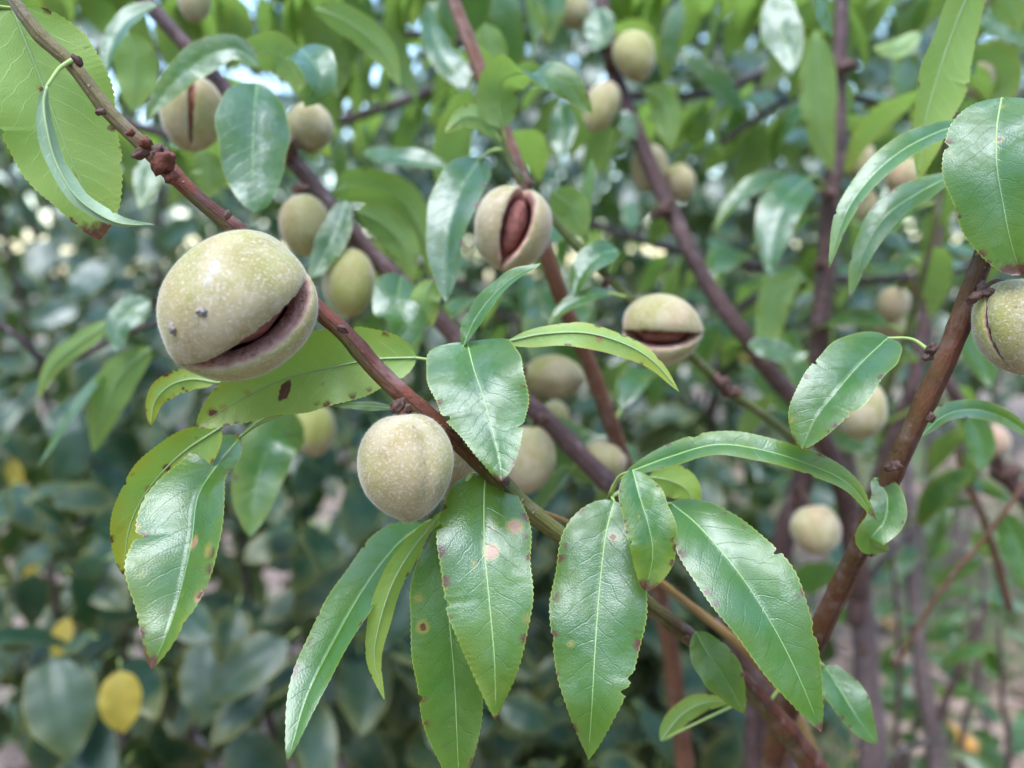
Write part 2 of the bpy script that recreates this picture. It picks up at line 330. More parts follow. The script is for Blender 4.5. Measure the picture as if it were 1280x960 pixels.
# ------------------------------------------------------------------ leaf geometry
def outline(t, a=0.62, b=0.95):
    m = a / (a + b); return (t ** a) * ((1 - t) ** b) / ((m ** a) * ((1 - m) ** b))
def blade(P, N0, S0, halfw, fold, nu, nv, teeth, seed, wave=0.05, shape=(0.62, 0.95), curl=0.0, droop_edge=0.0, wl=1.0, wr=1.0, pucker=0.0, ripple=0.03):
    """P spine (nu,3), N0 upper normal, S0 sideways unit (nu,3). Returns verts, faces, attr."""
    t = np.linspace(0, 1, nu); L = np.linalg.norm(np.diff(P, axis=0), axis=1).sum()
    w = outline(np.clip(t, 0.0005, 0.9995), *shape) * halfw
    us = np.linspace(-1, 1, 2 * nv + 1); V = []; A = []
    f = interp(fold, t); rs = np.random.default_rng(seed); ph = rs.uniform(0, 6.28, 6)
    nb = rs.uniform(0, 1, (3, 4)) * np.array([1, 0.16, 0.75, 0.014]) + np.array([0, 0.02, 0.2, 0.006])
    wob = 1 + 0.03 * np.sin(t * 11 + ph[4]) + 0.025 * np.sin(t * 23 + ph[5])
    for u in us:
        s = 1.0 if u > 0 else -1.0; k = wl if u > 0 else wr
        au = abs(u); ww = w * k * wob
        if teeth:                                # nibbled places along the margin
            for q in range(3):
                if (nb[q, 0] > 0.5) == (s > 0): ww = ww * (1 - nb[q, 1] * np.exp(-((t - nb[q, 2]) / nb[q, 3]) ** 4))
        if teeth and au > 0.5:
            saw = (t * teeth + ph[0] + (0.3 if s > 0 else 0)) % 1.0
            amp = np.minimum(halfw * 0.035, w * 0.12) * (au - 0.5) / 0.5
            ww = ww + amp * (np.where(saw < 0.75, saw / 0.75, (1 - saw) / 0.25) - 0.45)
        ff = f - curl * au                       # margins curl down as they go out
        lift = halfw * wave * au ** 1.6 * (np.sin(t * 9.0 + ph[1] + s) + 0.5 * np.sin(t * 21.0 + ph[2] + 2 * s))
        if pucker:
            sv = (t - 1.1 * au * w / max(L, 1e-6)) * 12 + (0.43 if s > 0 else 0)
            lift = lift + pucker * halfw * np.abs(np.sin(np.pi * sv)) * min(1, au * 3) * (1 - au ** 3) * 0.8
        lift = lift + ripple * halfw * (np.sin(t * 8.5 + ph[3]) + 0.6 * np.sin(t * 15 + ph[0])) * np.sin(np.pi * t) * au ** 0.8
        d = au * ww
        V.append(P + S0 * (s * d * np.cos(ff))[:, None] + N0 * (d * np.sin(ff) + lift - droop_edge * halfw * au * au)[:, None])
        A.append(np.stack([np.full(nu, u), t, s * au * w / max(L, 1e-6)], axis=1))
    V = np.array(V); A = np.array(A); nc = len(us)
    idx = np.arange(nc * nu).reshape(nc, nu)
    Q = np.stack([idx[:-1, :-1], idx[1:, :-1], idx[1:, 1:], idx[:-1, 1:]], axis=-1).reshape(-1, 4)
    return V.reshape(-1, 3), Q, A.reshape(-1, 3)
def tube(P, r, sides=8, cap=True, closed_attr=True, squash=None):
    P = np.asarray(P, float); n = len(P); r = interp(r, np.linspace(0, 1, n)) if not isinstance(r, np.ndarray) else r
    T = unit(np.gradient(P, axis=0)); a = np.array([0.0, 0.0, 1.0]) if abs(T[0][2]) < 0.9 else np.array([1.0, 0, 0])
    Nn = unit(np.cross(T[0], a)); V = []; A = []; s = 0.0
    for i in range(n):
        Nn = unit(Nn - T[i] * np.dot(Nn, T[i])); B = np.cross(T[i], Nn)
        if i: s += np.linalg.norm(P[i] - P[i-1])
        for k in range(sides):
            q = 2 * math.pi * k / sides
            V.append(P[i] + r[i] * (Nn * math.cos(q) + B * math.sin(q))); A.append((q, s, r[i]))
    Fq = [(i*sides+k, i*sides+(k+1) % sides, (i+1)*sides+(k+1) % sides, (i+1)*sides+k) for i in range(n-1) for k in range(sides)]
    if cap: Fq += [tuple(range(sides))[::-1], tuple(range((n-1)*sides, n*sides))]
    return np.array(V), Fq, np.array(A)
def frame_cam(P, roll):
    T = unit(np.gradient(P, axis=0)); Cv = unit(np.array(CAM) - P)
    S0 = unit(np.cross(T, Cv)); N0 = np.cross(S0, T)
    c, s = np.cos(roll)[:, None], np.sin(roll)[:, None]
    return N0 * c + S0 * s, S0 * c - N0 * s

def leaf(branch, pts, d, w, roll=0.0, fold=12.0, side=1, sharp=True, yel=0.3, spots=0.3, tip=0.2, stalk=None, mat=None, shape=(0.62, 0.95), wave=0.05, label=None, wl=1.0, wr=1.0, curl=0.15, ribw=1.0, tilt=None, blot=None):
    """one leaf traced along its spine: pixels + depth in metres; w = half width in pixels; roll turns it about its spine"""
    pl = np.array(pts, float); tt = np.linspace(0, 1, len(pl)); dd = interp(d, tt)
    if tilt is None: tilt = 0.1 if sharp else 0.45
    vis = (pl[-1][1] - pl[0][1]) * dd.mean() / F
    dd = dd + (tilt if side > 0 else -0.5 * tilt) * vis * (0.5 - tt)
    W = np.array([at(p[0], p[1], q) for p, q in zip(pl, dd)])
    nu = 150 if sharp else 26
    P = crom(W, nu); t = np.linspace(0, 1, nu)
    r = np.radians(interp(roll, t)) + (math.pi if side < 0 else 0)
    N0, S0 = frame_cam(P, r)
    if side < 0: wl, wr = wr, wl
    hw = w * float(dd.mean()) / F; seed = random.randrange(10**6)
    V, Q, A = blade(P, N0, S0, hw, np.radians(interp(fold, t)), nu, 9 if sharp else 4, 42 if sharp else 0, seed, wave, shape, curl, 0.0, wl, wr, 0.008 if sharp else 0.0, 0.07 if sharp else 0.06)
    mt = mat or (M['almond'] if sharp else M['almond_soft'])
    base = Vector(P[0])
    o = link('leaf', mesh('leaf', V - P[0], Q, [mt], None, A), branch, base)
    o['yel'] = yel; o['spots'] = spots; o['tip'] = tip
    if blot: o['bx'], o['bv'] = blot
    if label: o['label'] = label
    L = np.linalg.norm(np.diff(P, axis=0), axis=1).sum()
    k = slice(0, int(nu * 0.96))
    rr = np.linspace(0.0005, 0.00011, int(nu * 0.96)) * (L / 0.07) ** 0.5 * ribw
    rib_P = P[k] - N0[k] * (rr * 0.72)[:, None]
    step = 3 if sharp else 2
    V2, Q2, A2 = tube(rib_P[::step] - P[0], rr[::step], 6)
    link('midrib', mesh('midrib', V2, Q2, [M['rib_pale'] if side < 0 else M['rib']], None, A2), o, base)
    if stalk is not None:
        sp = [at(*q) for q in stalk] + [base + (Vector(P[2]) - base) * 0.5]
        V3, Q3, A3 = tube(crom([tuple(q) for q in sp], 12) - P[0], [0.0008, 0.00055, 0.0005] if sharp else [0.0009, 0.0007], 7)
        link('petiole', mesh('petiole', V3, Q3, [M['petiole']], None, A3), o, base)
    return o

_tmpl = {}
def template(kind, i):
    """shared leaf meshes, base at the origin, spine along +Y, upper side +Z"""
    if (kind, i) in _tmpl: return _tmpl[(kind, i)]
    rs = np.random.default_rng(100 + i * 7 + len(kind)); t = np.linspace(0, 1, 15)
    if kind in ('almond',): hw, shape, bend = rs.uniform(0.13, 0.19), (0.7, 1.0), rs.uniform(0.3, 1.3)
    else: hw, shape, bend = rs.uniform(0.21, 0.31), (rs.uniform(.48, .65), rs.uniform(.7, 1.0)), rs.uniform(0.1, 0.9)
    ang = -bend * t + 0.15; y = np.concatenate([[0], np.cumsum(np.cos(ang[:-1]))]); z = np.concatenate([[0], np.cumsum(np.sin(ang[:-1]))])
    tot = 14.0; P = np.stack([0.03 * np.sin(t * 3 + i) - 0.03 * math.sin(i), y / tot, z / tot], 1); P[:, 0] *= t
    T = unit(np.gradient(P, axis=0)); S0 = unit(np.cross(T, np.tile([0, 0, 1.0], (15, 1)))); N0 = np.cross(S0, T)
    V, Q, A = blade(P, N0, S0, hw, np.radians(rs.uniform(6, 30)) * np.ones(15), 15, 3, 0, 300 + i, 0.07, shape, 0.2)
    st = np.array([[0, -0.16, -0.03], [0, -0.07, -0.005], [0, 0.0, 0.0]]); V2, Q2, A2 = tube(st, [0.016, 0.010, 0.010], 5)
    fm = [0] * len(Q) + [1] * len(Q2); n0 = len(V)
    Fs = [tuple(q) for q in Q] + [tuple(k + n0 for k in q) for q in Q2]
    res = (np.vstack([V, V2]), Fs, np.vstack([A, A2]), fm)
    _tmpl[(kind, i)] = res; return res
_tm = {}
def tmesh(kind, i, matname):
    if (kind, i, matname) not in _tm:
        V, Fs, A, fm = template(kind, i); _tm[(kind, i, matname)] = mesh('leaf', V, Fs, [M[matname], M['petiole']], fm, A)
    return _tm[(kind, i, matname)]
def leaf_rot(axis, normal):
    y = Vector(axis).normalized(); z = Vector(normal); z = (z - y * z.dot(y)).normalized(); x = y.cross(z)
    return Matrix((x, y, z)).transposed()
def put_leaf(parent, base, axis, normal, length, kind, matname, yel=0.3, spots=0.2, tip=0.1, label=None):
    o = bpy.data.objects.new('leaf', tmesh(kind, random.randrange(8), matname)); C.objects.link(o); o.parent = parent
    o.rotation_euler = leaf_rot(axis, normal).to_euler(); o.scale = (length,) * 3
    o.location = Vector(base) - wloc(parent)
    o['yel'] = yel; o['spots'] = spots; o['tip'] = tip
    if label: o['label'] = label
    return o
def leaf_mass(name, spots_, kind, matname, parent=None, loc=Vector((0, 0, 0))):
    """spots_: list of (base, axis, normal, length): one joined mesh"""
    VV, FF, AA = [], [], []; off = 0
    for (b, a, n, L) in spots_:
        V, Fs, A, fm = template(kind, random.randrange(8)); nb = 15 * 7
        rows = [k for k in range(0, 15, 2)]; cols = [0, 3, 6] if kind != 'almond' else [0, 3, 6]
        G = V[:nb].reshape(7, 15, 3)[np.ix_(cols, rows)]; GA = A[:nb].reshape(7, 15, 3)[np.ix_(cols, rows)]
        Mx = np.array(leaf_rot(a, n)); W = G.reshape(-1, 3) @ Mx.T * L + np.array(b) - np.array(loc)
        nr = len(rows); idx = np.arange(3 * nr).reshape(3, nr) + off
        FF.append(np.stack([idx[:-1, :-1], idx[1:, :-1], idx[1:, 1:], idx[:-1, 1:]], axis=-1).reshape(-1, 4)); VV.append(W); AA.append(GA.reshape(-1, 3)); off += 3 * nr
    me = mesh(name, np.vstack(VV), np.vstack(FF), [M[matname]], None, np.vstack(AA))
    o = link(name, me, parent, loc); o['kind'] = 'stuff'; o['yel'] = 0.25; o['spots'] = 0.1; o['tip'] = 0.0
    return o

# ------------------------------------------------------------------ branches
def lump(name, center, r, mat, parent, stretch=(1, 1, 1), rough=0.35, freq=1.3, sub=3, axis=None):
    bm = bmesh.new(); bmesh.ops.create_icosphere(bm, subdivisions=sub, radius=1.0)
    so = Vector((random.uniform(0, 99), random.uniform(0, 99), 0))
    q = Vector(axis).to_track_quat('Z', 'Y').to_matrix() if axis is not None else Matrix.Identity(3)
    for v in bm.verts:
        k = 1 + rough * mnoise.noise(v.co * freq + so) + rough * 0.5 * mnoise.noise(v.co * freq * 2.7 + so)
        v.co = q @ Vector((v.co.x * stretch[0], v.co.y * stretch[1], v.co.z * stretch[2])) * (k * r)
    me = bpy.data.meshes.new(name); bm.to_mesh(me); bm.free(); me.materials.append(M[mat])
    me.polygons.foreach_set('use_smooth', np.ones(len(me.polygons), dtype=bool))
    return link(name, me, parent, Vector(center))
def branch(name, label, pts, rad, mat, nodes=(), sides=14, group='almond branches', step=0.004, nodular=0.03, cat='branch', mats2=None):
    """pts: (px, py, depth); rad: radii in pixels at the points; nodes: (px, py, depth, size px, material) buds and scars"""
    W = np.array([[*at(*p), r * p[2] / F] for p, r in zip(pts, interp(rad, np.linspace(0, 1, len(pts))))])
    L = np.linalg.norm(np.diff(W[:, :3], axis=0), axis=1).sum(); n = max(12, int(L / step))
    S = crom(W, n); rs = np.random.default_rng(len(label) + n)
    s = np.linspace(0, L, n); ph = rs.uniform(0, 6, 4)
    S[:, 3] *= 1 + nodular * np.sin(s / 0.006 + ph[0]) * np.sin(s / 0.017 + ph[1]) 
    S[:, :3] += (np.stack([np.sin(s / 0.02 + ph[k]) * np.sin(s / 0.045 + ph[3 - k]) for k in range(3)], 1)) * S[:, 3:4] * 0.16
    # swellings at regular leaf nodes
    for q in np.arange(rs.uniform(0.01, 0.02), L, 0.026):
        S[:, 3] *= 1 + 0.09 * np.exp(-((s - q) / 0.0022) ** 2)
    root = empty(name, Vector(S[-1, :3]), label, cat, group)
    V, Q, A = tube(S[:, :3], S[:, 3], sides)
    st = link('stem', mesh('stem', V - np.array(root.location), Q, [M[mat]], None, A), root, root.location.copy())
    root['_'] = 0; del root['_']
    for nd in nodes:
        px, py, dd, sz, mm = nd[:5]
        lump('bud' if mm == 'bud' else 'bark_scar', at(px, py, dd), sz * dd / F, mm, st, (0.8, 0.8, 1.25), 0.5, 1.6, 3, axis=Vector((random.uniform(-1, 1), random.uniform(-1, 0.2), random.uniform(-0.3, 1))))
    PATH[root.name] = S
    return root
PATH = {}
def path_pt(b, f):
    S = PATH[b.name]; i = int(max(0, min(1, f)) * (len(S) - 1)); j = min(len(S) - 1, i + 1); k = max(0, i - 1)
    return Vector(S[i, :3]), Vector(S[j, :3] - S[k, :3]).normalized(), S[i, 3]
def dress(b, n, lo, hi, lmin=0.055, lmax=0.085, yel=(0.1, 0.5), away=0.0, matname='almond_soft'):
    """small alternate leaves down a branch, hanging"""
    for k in range(n):
        p, t, r = path_pt(b, lo + (hi - lo) * (k + random.random() * 0.8) / n)
        a = k * 2.4 + random.uniform(-0.5, 0.5)
        o = Vector((math.cos(a), abs(math.sin(a)) * 0.8 + away, 0.0)); o = (o - t * o.dot(t)).normalized()
        ax = (o * 0.9 + Vector((0, 0, random.uniform(-0.9, 0.25))) - t * 0.2).normalized()
        nm = (Vector((0, 0, 1)) + o * (0.5 if k % 5 < 2 else 0.2) + Vector((random.uniform(-.5, .5), random.uniform(-.7, .2) if k % 5 < 2 else random.uniform(-1.6, -0.6), 0))).normalized()
        L = random.uniform(lmin, lmax)
        put_leaf(b, p + o * r + ax * L * 0.15, ax, nm, L, 'almond', matname, random.uniform(*yel), random.uniform(0, 0.5), random.uniform(0, 0.4))
def spur(b, pts, r0, r1, mat='bark_green'):
    """short side shoot of a branch that carries a tuft of leaves"""
    W = crom([tuple(at(*p)) for p in pts], 24); c = Vector(W[0])
    V, Q, A = tube(W - W[0], np.linspace(r0, r1, 24) * pts[0][2] / F, 10)
    return link('side_shoot', mesh('side_shoot', V, Q, [M[mat]], None, A), b, c)
# ================================================================== the setting
def build_ground():
    xs = np.concatenate([[-250, -60, -20], np.linspace(-6, 8, 57), [20, 60, 250]]); ys = np.concatenate([[-250, -60, -10], np.linspace(-3, 10, 53), [20, 60, 250]])
    V = []; 
    for y in ys:
        for x in xs: V.append((x, y, 0.05 * mnoise.noise(Vector((x * 0.9, y * 0.9, 0))) + 0.02 * mnoise.noise(Vector((x * 4, y * 4, 3))) - 0.05))
    nx = len(xs); Fq = [(j*nx+i, j*nx+i+1, (j+1)*nx+i+1, (j+1)*nx+i) for j in range(len(ys)-1) for i in range(nx-1)]
    g = NT('orchard soil'); p = g.pos(); n = g.noise(p, 2.2, 4); n2 = g.noise(p, 26.0, 5, 0.65)
    col = g.mix(g.ss(n2, 0.35, 0.65), (0.13, 0.085, 0.065), (0.36, 0.25, 0.20))
    col = g.mix(g.ss(n, 0.5, 0.62, 0.0, 0.7), col, (0.15, 0.19, 0.09))
    mt = g.done(g.bsdf(col, 0.9, g.bump(n2, 0.8, 0.03), Specular_IOR_Level=0.2))
    o = link('ground', mesh('ground', V, Fq, [mt])); o['kind'] = 'structure'
build_ground()

def litter():
    sp = []
    for k in range(5200):
        y = 1.3 + 5.2 * random.random() ** 1.1; x = random.uniform(-0.6, 0.25 + y * 0.85)
        a = random.uniform(0, 6.28); z = 0.02 + random.random() * 0.03
        sp.append((Vector((x, y, z)), Vector((math.cos(a), math.sin(a), random.uniform(-0.2, 0.35))), Vector((random.uniform(-.6, .6), random.uniform(-.7, .3), 1)), random.uniform(0.05, 0.09)))
    o = leaf_mass('leaf_litter', sp, 'round', 'litter'); tag(o, 'pinkish tan fallen leaves scattered over the ground below the branches', 'leaf litter')
    V, Fq = [], []
    for k in range(13000):
        y = 1.5 + 5.0 * random.random(); x = random.uniform(-0.2, 0.3 + y * 0.85)
        if mnoise.noise(Vector((x * 1.3, y * 1.3, 5))) < -0.02: continue
        h = random.uniform(0.06, 0.26); a = random.uniform(0, 6.28); w = 0.004
        dx, dy = math.cos(a) * w, math.sin(a) * w; lx, ly = random.uniform(-1, 1) * h * 0.7, random.uniform(-1, 1) * h * 0.7
        b = len(V); V += [(x-dx, y-dy, -0.02), (x+dx, y+dy, -0.02), (x+dx*.7+lx*.35, y+dy*.7+ly*.35, h*.6), (x-dx*.7+lx*.35, y-dy*.7+ly*.35, h*.6), (x+lx, y+ly, h)]
        Fq += [(b, b+1, b+2, b+3), (b+3, b+2, b+4)]
    o = link('grass', mesh('grass', V, Fq, [M['grass']])); tag(o, 'thin green grass and weeds between the fallen leaves', 'grass', kind='stuff')
litter()

def in_view(p, pad=0.06):
    q = Vector(p) - CAM; d = q.dot(FWD)
    return d > 0.1 and abs(q.dot(RIGHT) / d) < 0.667 + pad and abs(q.dot(UP) / d) < 0.5 + pad
def shrub(name, label, c, rad, n_parts, n_mass, lsize, matname, stems, group='shrubs behind the almond', yel=(0, 0.3), zmin=0.05, gap=0.0, cat='shrub', yfrac=0.0, upw=0.7, nstems=9, out=0.8):
    c = Vector(c); root = empty(name, Vector((c.x, c.y, 0)), label, cat, group)
    def sample(front):
        while True:
            q = Vector(rng.normal(size=3)).normalized(); f = random.uniform(0.72, 1.05)
            f *= 1 + 0.22 * mnoise.noise(q * 3.1 + c)
            p = c + Vector((q.x * rad[0], q.y * rad[1], q.z * rad[2])) * f
            if p.z < zmin: continue
            if gap and mnoise.noise(p * 6.0 + c * 3) > 0.55 - gap: continue
            nrm = Vector((q.x / rad[0], q.y / rad[1], q.z / rad[2])).normalized()
            if front:
                if (CAM - p).normalized().dot(nrm) < 0.15 or not in_view(p): continue
                # keep the nearest layer for the pieces built singly
                if f < 0.86: continue
            else: p = c + (p - c) * random.uniform(0.55, 1.0)
            return p, nrm
    def orient(nrm):
        n = (nrm * out + Vector((0, 0, upw)) + Vector(rng.normal(size=3)) * 0.38).normalized()
        a = Vector((random.uniform(-1, 1), random.uniform(-1, 1), -0.7 + random.uniform(-0.5, 0.5))) + nrm * 0.3
        return a.normalized(), n
    for k in range(n_parts):
        p, nr = sample(True); a, n = orient(nr)
        mm = 'yellow' if random.random() < yfrac else matname
        put_leaf(root, p, a, n, random.uniform(*lsize), 'round', mm, random.uniform(*yel), random.uniform(0, 0.4), 0.0)
    sp = []
    for k in range(n_mass):
        p, nr = sample(False); a, n = orient(nr); sp.append((p, a, n, random.uniform(*lsize)))
    if sp:
        o = leaf_mass('foliage', sp, 'round', matname, root, root.location.copy())
        for k in ('label', 'category'): 
            if k in o: del o[k]
    for k in range(nstems):
        a = random.uniform(0, 6.28); q = Vector((math.cos(a) * rad[0] * 0.7, math.sin(a) * rad[1] * 0.7, 0)) * random.uniform(0.2, 1)
        top = c + q + Vector((0, 0, rad[2] * random.uniform(0.2, 0.75))); b0 = Vector((c.x, c.y, -0.06)) + q * 0.3
        mid = (b0 + top) * 0.5 + Vector((random.uniform(-.06, .06), random.uniform(-.06, .06), 0)); m2 = mid * 0.5 + top * 0.5 + q * 0.15
        V, Q, A = tube(crom([tuple(b0), tuple(mid), tuple(m2), tuple(top)], 22) - np.array(root.location), [0.012, 0.008, 0.003], 6)
        link('stem', mesh('stem', V, Q, [M[stems]], None, A), root, root.location.copy())
    return root
# far hedge: reads as one mass
def far_hedge():
    sp = []
    for k in range(11000):
        x = random.uniform(-5.5, 6.5); y = random.uniform(5.2, 6.6)
        top = 3.3 + 0.7 * mnoise.noise(Vector((x * 0.7, 0, 1))) - (0.9 if x < -0.6 else 0.0)
        z = random.uniform(0.1, 1.0) ** 0.8 * top
        n = Vector((random.uniform(-.6, .6), -0.7 + random.uniform(-.5, .5), 0.7)).normalized(); a = Vector((random.uniform(-1, 1), random.uniform(-.8, .4), random.uniform(-1, .2)))
        sp.append((Vector((x, y, z)), a, n, random.uniform(0.10, 0.17)))
    for k in range(7000):                       # unseen stretch added behind the viewer to block low sky reflections
        a = random.uniform(-0.12, 1.12) * math.pi; rr = random.uniform(3.2, 4.2); x, y = math.cos(a) * rr * 1.3, -math.sin(a) * rr + 0.6
        z = random.uniform(0.05, 1.0) * (3.3 + 0.5 * mnoise.noise(Vector((a * 3, 0, 7))))
        n = Vector((-math.cos(a), math.sin(a), 0.7)) + Vector(rng.normal(size=3)) * 0.4; ax = Vector((random.uniform(-1, 1), random.uniform(-1, 1), random.uniform(-1, .2)))
        sp.append((Vector((x, y, z)), ax, n, random.uniform(0.16, 0.26)))
    o = leaf_mass('far_foliage', sp, 'round', 'hedge'); tag(o, 'far wall of blurred blue green foliage behind the orchard', 'foliage')
far_hedge()
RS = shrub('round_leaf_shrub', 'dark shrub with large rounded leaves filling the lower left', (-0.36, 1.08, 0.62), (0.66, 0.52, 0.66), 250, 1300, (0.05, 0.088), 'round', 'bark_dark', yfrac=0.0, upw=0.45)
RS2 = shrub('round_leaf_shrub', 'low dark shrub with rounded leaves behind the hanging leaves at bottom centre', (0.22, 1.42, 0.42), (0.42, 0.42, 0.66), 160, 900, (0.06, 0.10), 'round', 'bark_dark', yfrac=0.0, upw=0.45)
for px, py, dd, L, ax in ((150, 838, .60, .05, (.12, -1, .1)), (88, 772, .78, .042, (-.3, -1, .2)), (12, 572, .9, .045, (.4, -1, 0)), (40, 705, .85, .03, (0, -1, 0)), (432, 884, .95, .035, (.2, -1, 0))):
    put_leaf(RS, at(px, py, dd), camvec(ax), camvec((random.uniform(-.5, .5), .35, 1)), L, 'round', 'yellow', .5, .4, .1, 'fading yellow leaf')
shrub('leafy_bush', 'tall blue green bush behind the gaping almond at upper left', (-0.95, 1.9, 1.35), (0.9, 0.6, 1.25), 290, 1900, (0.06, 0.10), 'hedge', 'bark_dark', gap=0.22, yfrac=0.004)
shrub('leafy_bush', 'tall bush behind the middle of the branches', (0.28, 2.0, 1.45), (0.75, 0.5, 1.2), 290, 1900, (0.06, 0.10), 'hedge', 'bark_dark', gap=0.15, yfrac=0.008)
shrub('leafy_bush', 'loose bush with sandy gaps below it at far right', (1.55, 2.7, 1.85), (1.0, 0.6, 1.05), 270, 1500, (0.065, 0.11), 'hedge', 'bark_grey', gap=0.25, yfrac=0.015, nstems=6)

# ================================================================== the almond branches
G = 'almond branches'
B1 = branch('almond_branch', 'sharp foreground branch slanting from the top left corner past the big gaping almond', [
    (8, -14, .226), (50, 42, .226), (92, 82, .227), (132, 135, .228), (170, 173, .229), (205, 206, .230), (250, 250, .231), (298, 290, .233), (350, 345, .238), (400, 392, .240), (430, 418, .240),
    (470, 462, .240), (518, 506, .241), (565, 545, .243), (612, 588, .246), (660, 636, .249), (712, 676, .254), (770, 722, .262), (825, 768, .272), (880, 812, .284), (935, 860, .298), (985, 918, .312), (1030, 980, .325)],
    [7, 9, 9, 9, 9.5, 11, 10, 11, 11, 11.5, 11.5, 12, 12.5, 12.5, 12, 11.5, 11, 10.5, 10.5, 11, 12, 14, 16], 'bark_fore', [
    (97, 76, .222, 6, 'bud'), (126, 140, .224, 5, 'bud'), (183, 180, .222, 10, 'scar'), (176, 192, .222, 8, 'bud'), (204, 204, .221, 15, 'scar'), (208, 192, .221, 7, 'bud'), (214, 222, .222, 8, 'scar'), (196, 190, .220, 8, 'bud'),
    (163, 166, .223, 5, 'scar'), (284, 269, .226, 5, 'bud'), (428, 411, .232, 6, 'bud'), (497, 507, .235, 9, 'bud'), (506, 512, .236, 7, 'bud'), (578, 540, .236, 10, 'bud'), (586, 551, .237, 8, 'bud'), (570, 535, .237, 7, 'bud'), (632, 602, .238, 6, 'bud'), (862, 800, .272, 6, 'bud')], sides=18, step=0.0016)
B6 = branch('almond_branch', 'thick red brown branch in focus at the right edge', [
    (1262, 235, .243), (1240, 296, .245), (1214, 362, .247), (1190, 428, .25), (1153, 510, .254), (1118, 586, .26), (1084, 662, .27), (1052, 730, .282), (1020, 800, .30), (985, 880, .33), (960, 985, .36)],
    [11, 12, 12.5, 13, 13, 13, 13, 13, 13.5, 14, 15], 'bark_red', [
    (1228, 362, .238, 8, 'bud'), (1236, 366, .236, 7, 'bud'), (1218, 372, .237, 7, 'bud'), (1165, 436, .244, 8, 'bud'), (1160, 446, .245, 6, 'bud'), (1164, 522, .246, 6, 'bud'), (1117, 583, .252, 8, 'bud'), (1090, 690, .27, 6, 'bud')], sides=18, step=0.002)
B2 = branch('almond_branch', 'purplish brown blurred branch running parallel behind the foreground one', [
    (170, -14, .40), (192, 12, .40), (242, 68, .40), (300, 130, .40), (362, 198, .40), (420, 265, .40), (470, 322, .40), (520, 372, .40), (565, 415, .40), (620, 470, .40), (682, 525, .40), (750, 592, .405), (805, 640, .41), (862, 695, .42), (905, 750, .44), (940, 820, .46), (965, 900, .48), (975, 990, .5)],
    [8, 9, 9, 9.5, 10, 10, 10.5, 11, 11, 11.5, 12, 12, 12, 13, 15, 18, 22, 26], 'bark_purple', [
    (262, 60, .39, 11, 'bud'), (252, 75, .39, 9, 'bud'), (360, 186, .39, 12, 'bud'), (376, 237, .39, 9, 'bud'), (679, 524, .385, 9, 'bud'), (543, 352, .39, 8, 'bud')], step=0.004)
B3 = branch('almond_branch', 'orange brown branch passing behind the upright open almond', [
    (556, -30, .42), (566, 0, .42), (592, 62, .41), (618, 135, .40), (640, 190, .39), (660, 245, .38), (682, 320, .38), (706, 384, .39), (736, 452, .40), (758, 515, .41), (775, 560, .42), (792, 615, .43), (815, 700, .45), (835, 800, .47), (850, 900, .5), (858, 990, .52)],
    [8, 8, 9, 9, 9, 9.5, 10, 10, 10, 10, 10, 10, 10, 10.5, 11, 12], 'bark_orange', [(659, 232, .37, 8, 'bud'), (628, 110, .39, 6, 'bud')], step=0.004)
B3b = branch('almond_twig', 'thin olive green twig crossing from the open almond to the lower right', [
    (626, 165, .352), (640, 205, .35), (660, 235, .35), (702, 288, .35), (760, 346, .355), (800, 385, .36), (850, 430, .37), (905, 482, .38), (950, 515, .39), (1000, 555, .41), (1040, 590, .43)],
    [3.5, 4.5, 5, 5, 5, 5, 5, 5.5, 5.5, 6, 7], 'bark_green', [(660, 231, .343, 7, 'bud'), (758, 352, .35, 6, 'bud'), (906, 482, .372, 10, 'bud'), (915, 490, .373, 9, 'bud'), (898, 474, .372, 7, 'bud')], step=0.003, group='almond twigs', cat='twig')
B4 = branch('almond_branch', 'blurred red brown branch curving down from the upper middle almonds', [
    (748, -20, .55), (757, 40, .55), (768, 92, .54), (800, 172, .53), (830, 248, .53), (858, 305, .52), (890, 365, .52), (930, 420, .52), (968, 470, .53), (1002, 507, .54), (1035, 560, .56), (1060, 640, .6), (1075, 740, .64)],
    [8, 9, 9, 9.5, 10, 10, 10, 10.5, 11, 11, 12, 13, 14], 'bark_purple', [(765, 75, .53, 12, 'bud'), (830, 262, .52, 11, 'bud'), (758, 60, .535, 9, 'bud')], step=0.005)
B5 = branch('almond_branch', 'upright blurred brown branch rising to the top edge at right', [
    (1052, -20, .56), (1050, 40, .56), (1047, 130, .56), (1042, 220, .56), (1033, 320, .57), (1027, 400, .57), (1018, 480, .58), (1006, 580, .59), (985, 660, .6), (968, 740, .62), (955, 840, .64), (945, 980, .66)],
    [8.5, 9, 10, 11, 11.5, 12, 12.5, 13, 13.5, 14, 16, 18], 'bark_purple', [(1058, 82, .55, 10, 'bud'), (1036, 242, .55, 9, 'bud'), (1025, 330, .56, 8, 'bud')], step=0.005)
B7 = branch('almond_branch', 'thin mauve blurred branch behind the thick red brown one', [
    (1192, 120, .66), (1178, 240, .66), (1166, 325, .66), (1153, 425, .66), (1140, 482, .66), (1122, 530, .67), (1098, 600, .68), (1078, 680, .7), (1070, 780, .72)],
    [7, 7.5, 8, 8.5, 8.5, 9, 10, 11, 12], 'bark_purple', [], step=0.006)
B8 = branch('almond_twig', 'dark olive twig hanging from the top right corner', [
    (1250, -20, .46), (1226, 14, .46), (1202, 48, .46), (1194, 92, .46), (1185, 150, .46), (1178, 220, .47), (1165, 300, .48), (1145, 380, .5), (1120, 450, .52), (1095, 510, .54)],
    [5, 5, 5.5, 5, 5, 5, 4.5, 4, 4, 4], 'bark_green', [(1180, 165, .455, 9, 'bud'), (1200, 60, .455, 6, 'bud')], step=0.004, group='almond twigs', cat='twig')
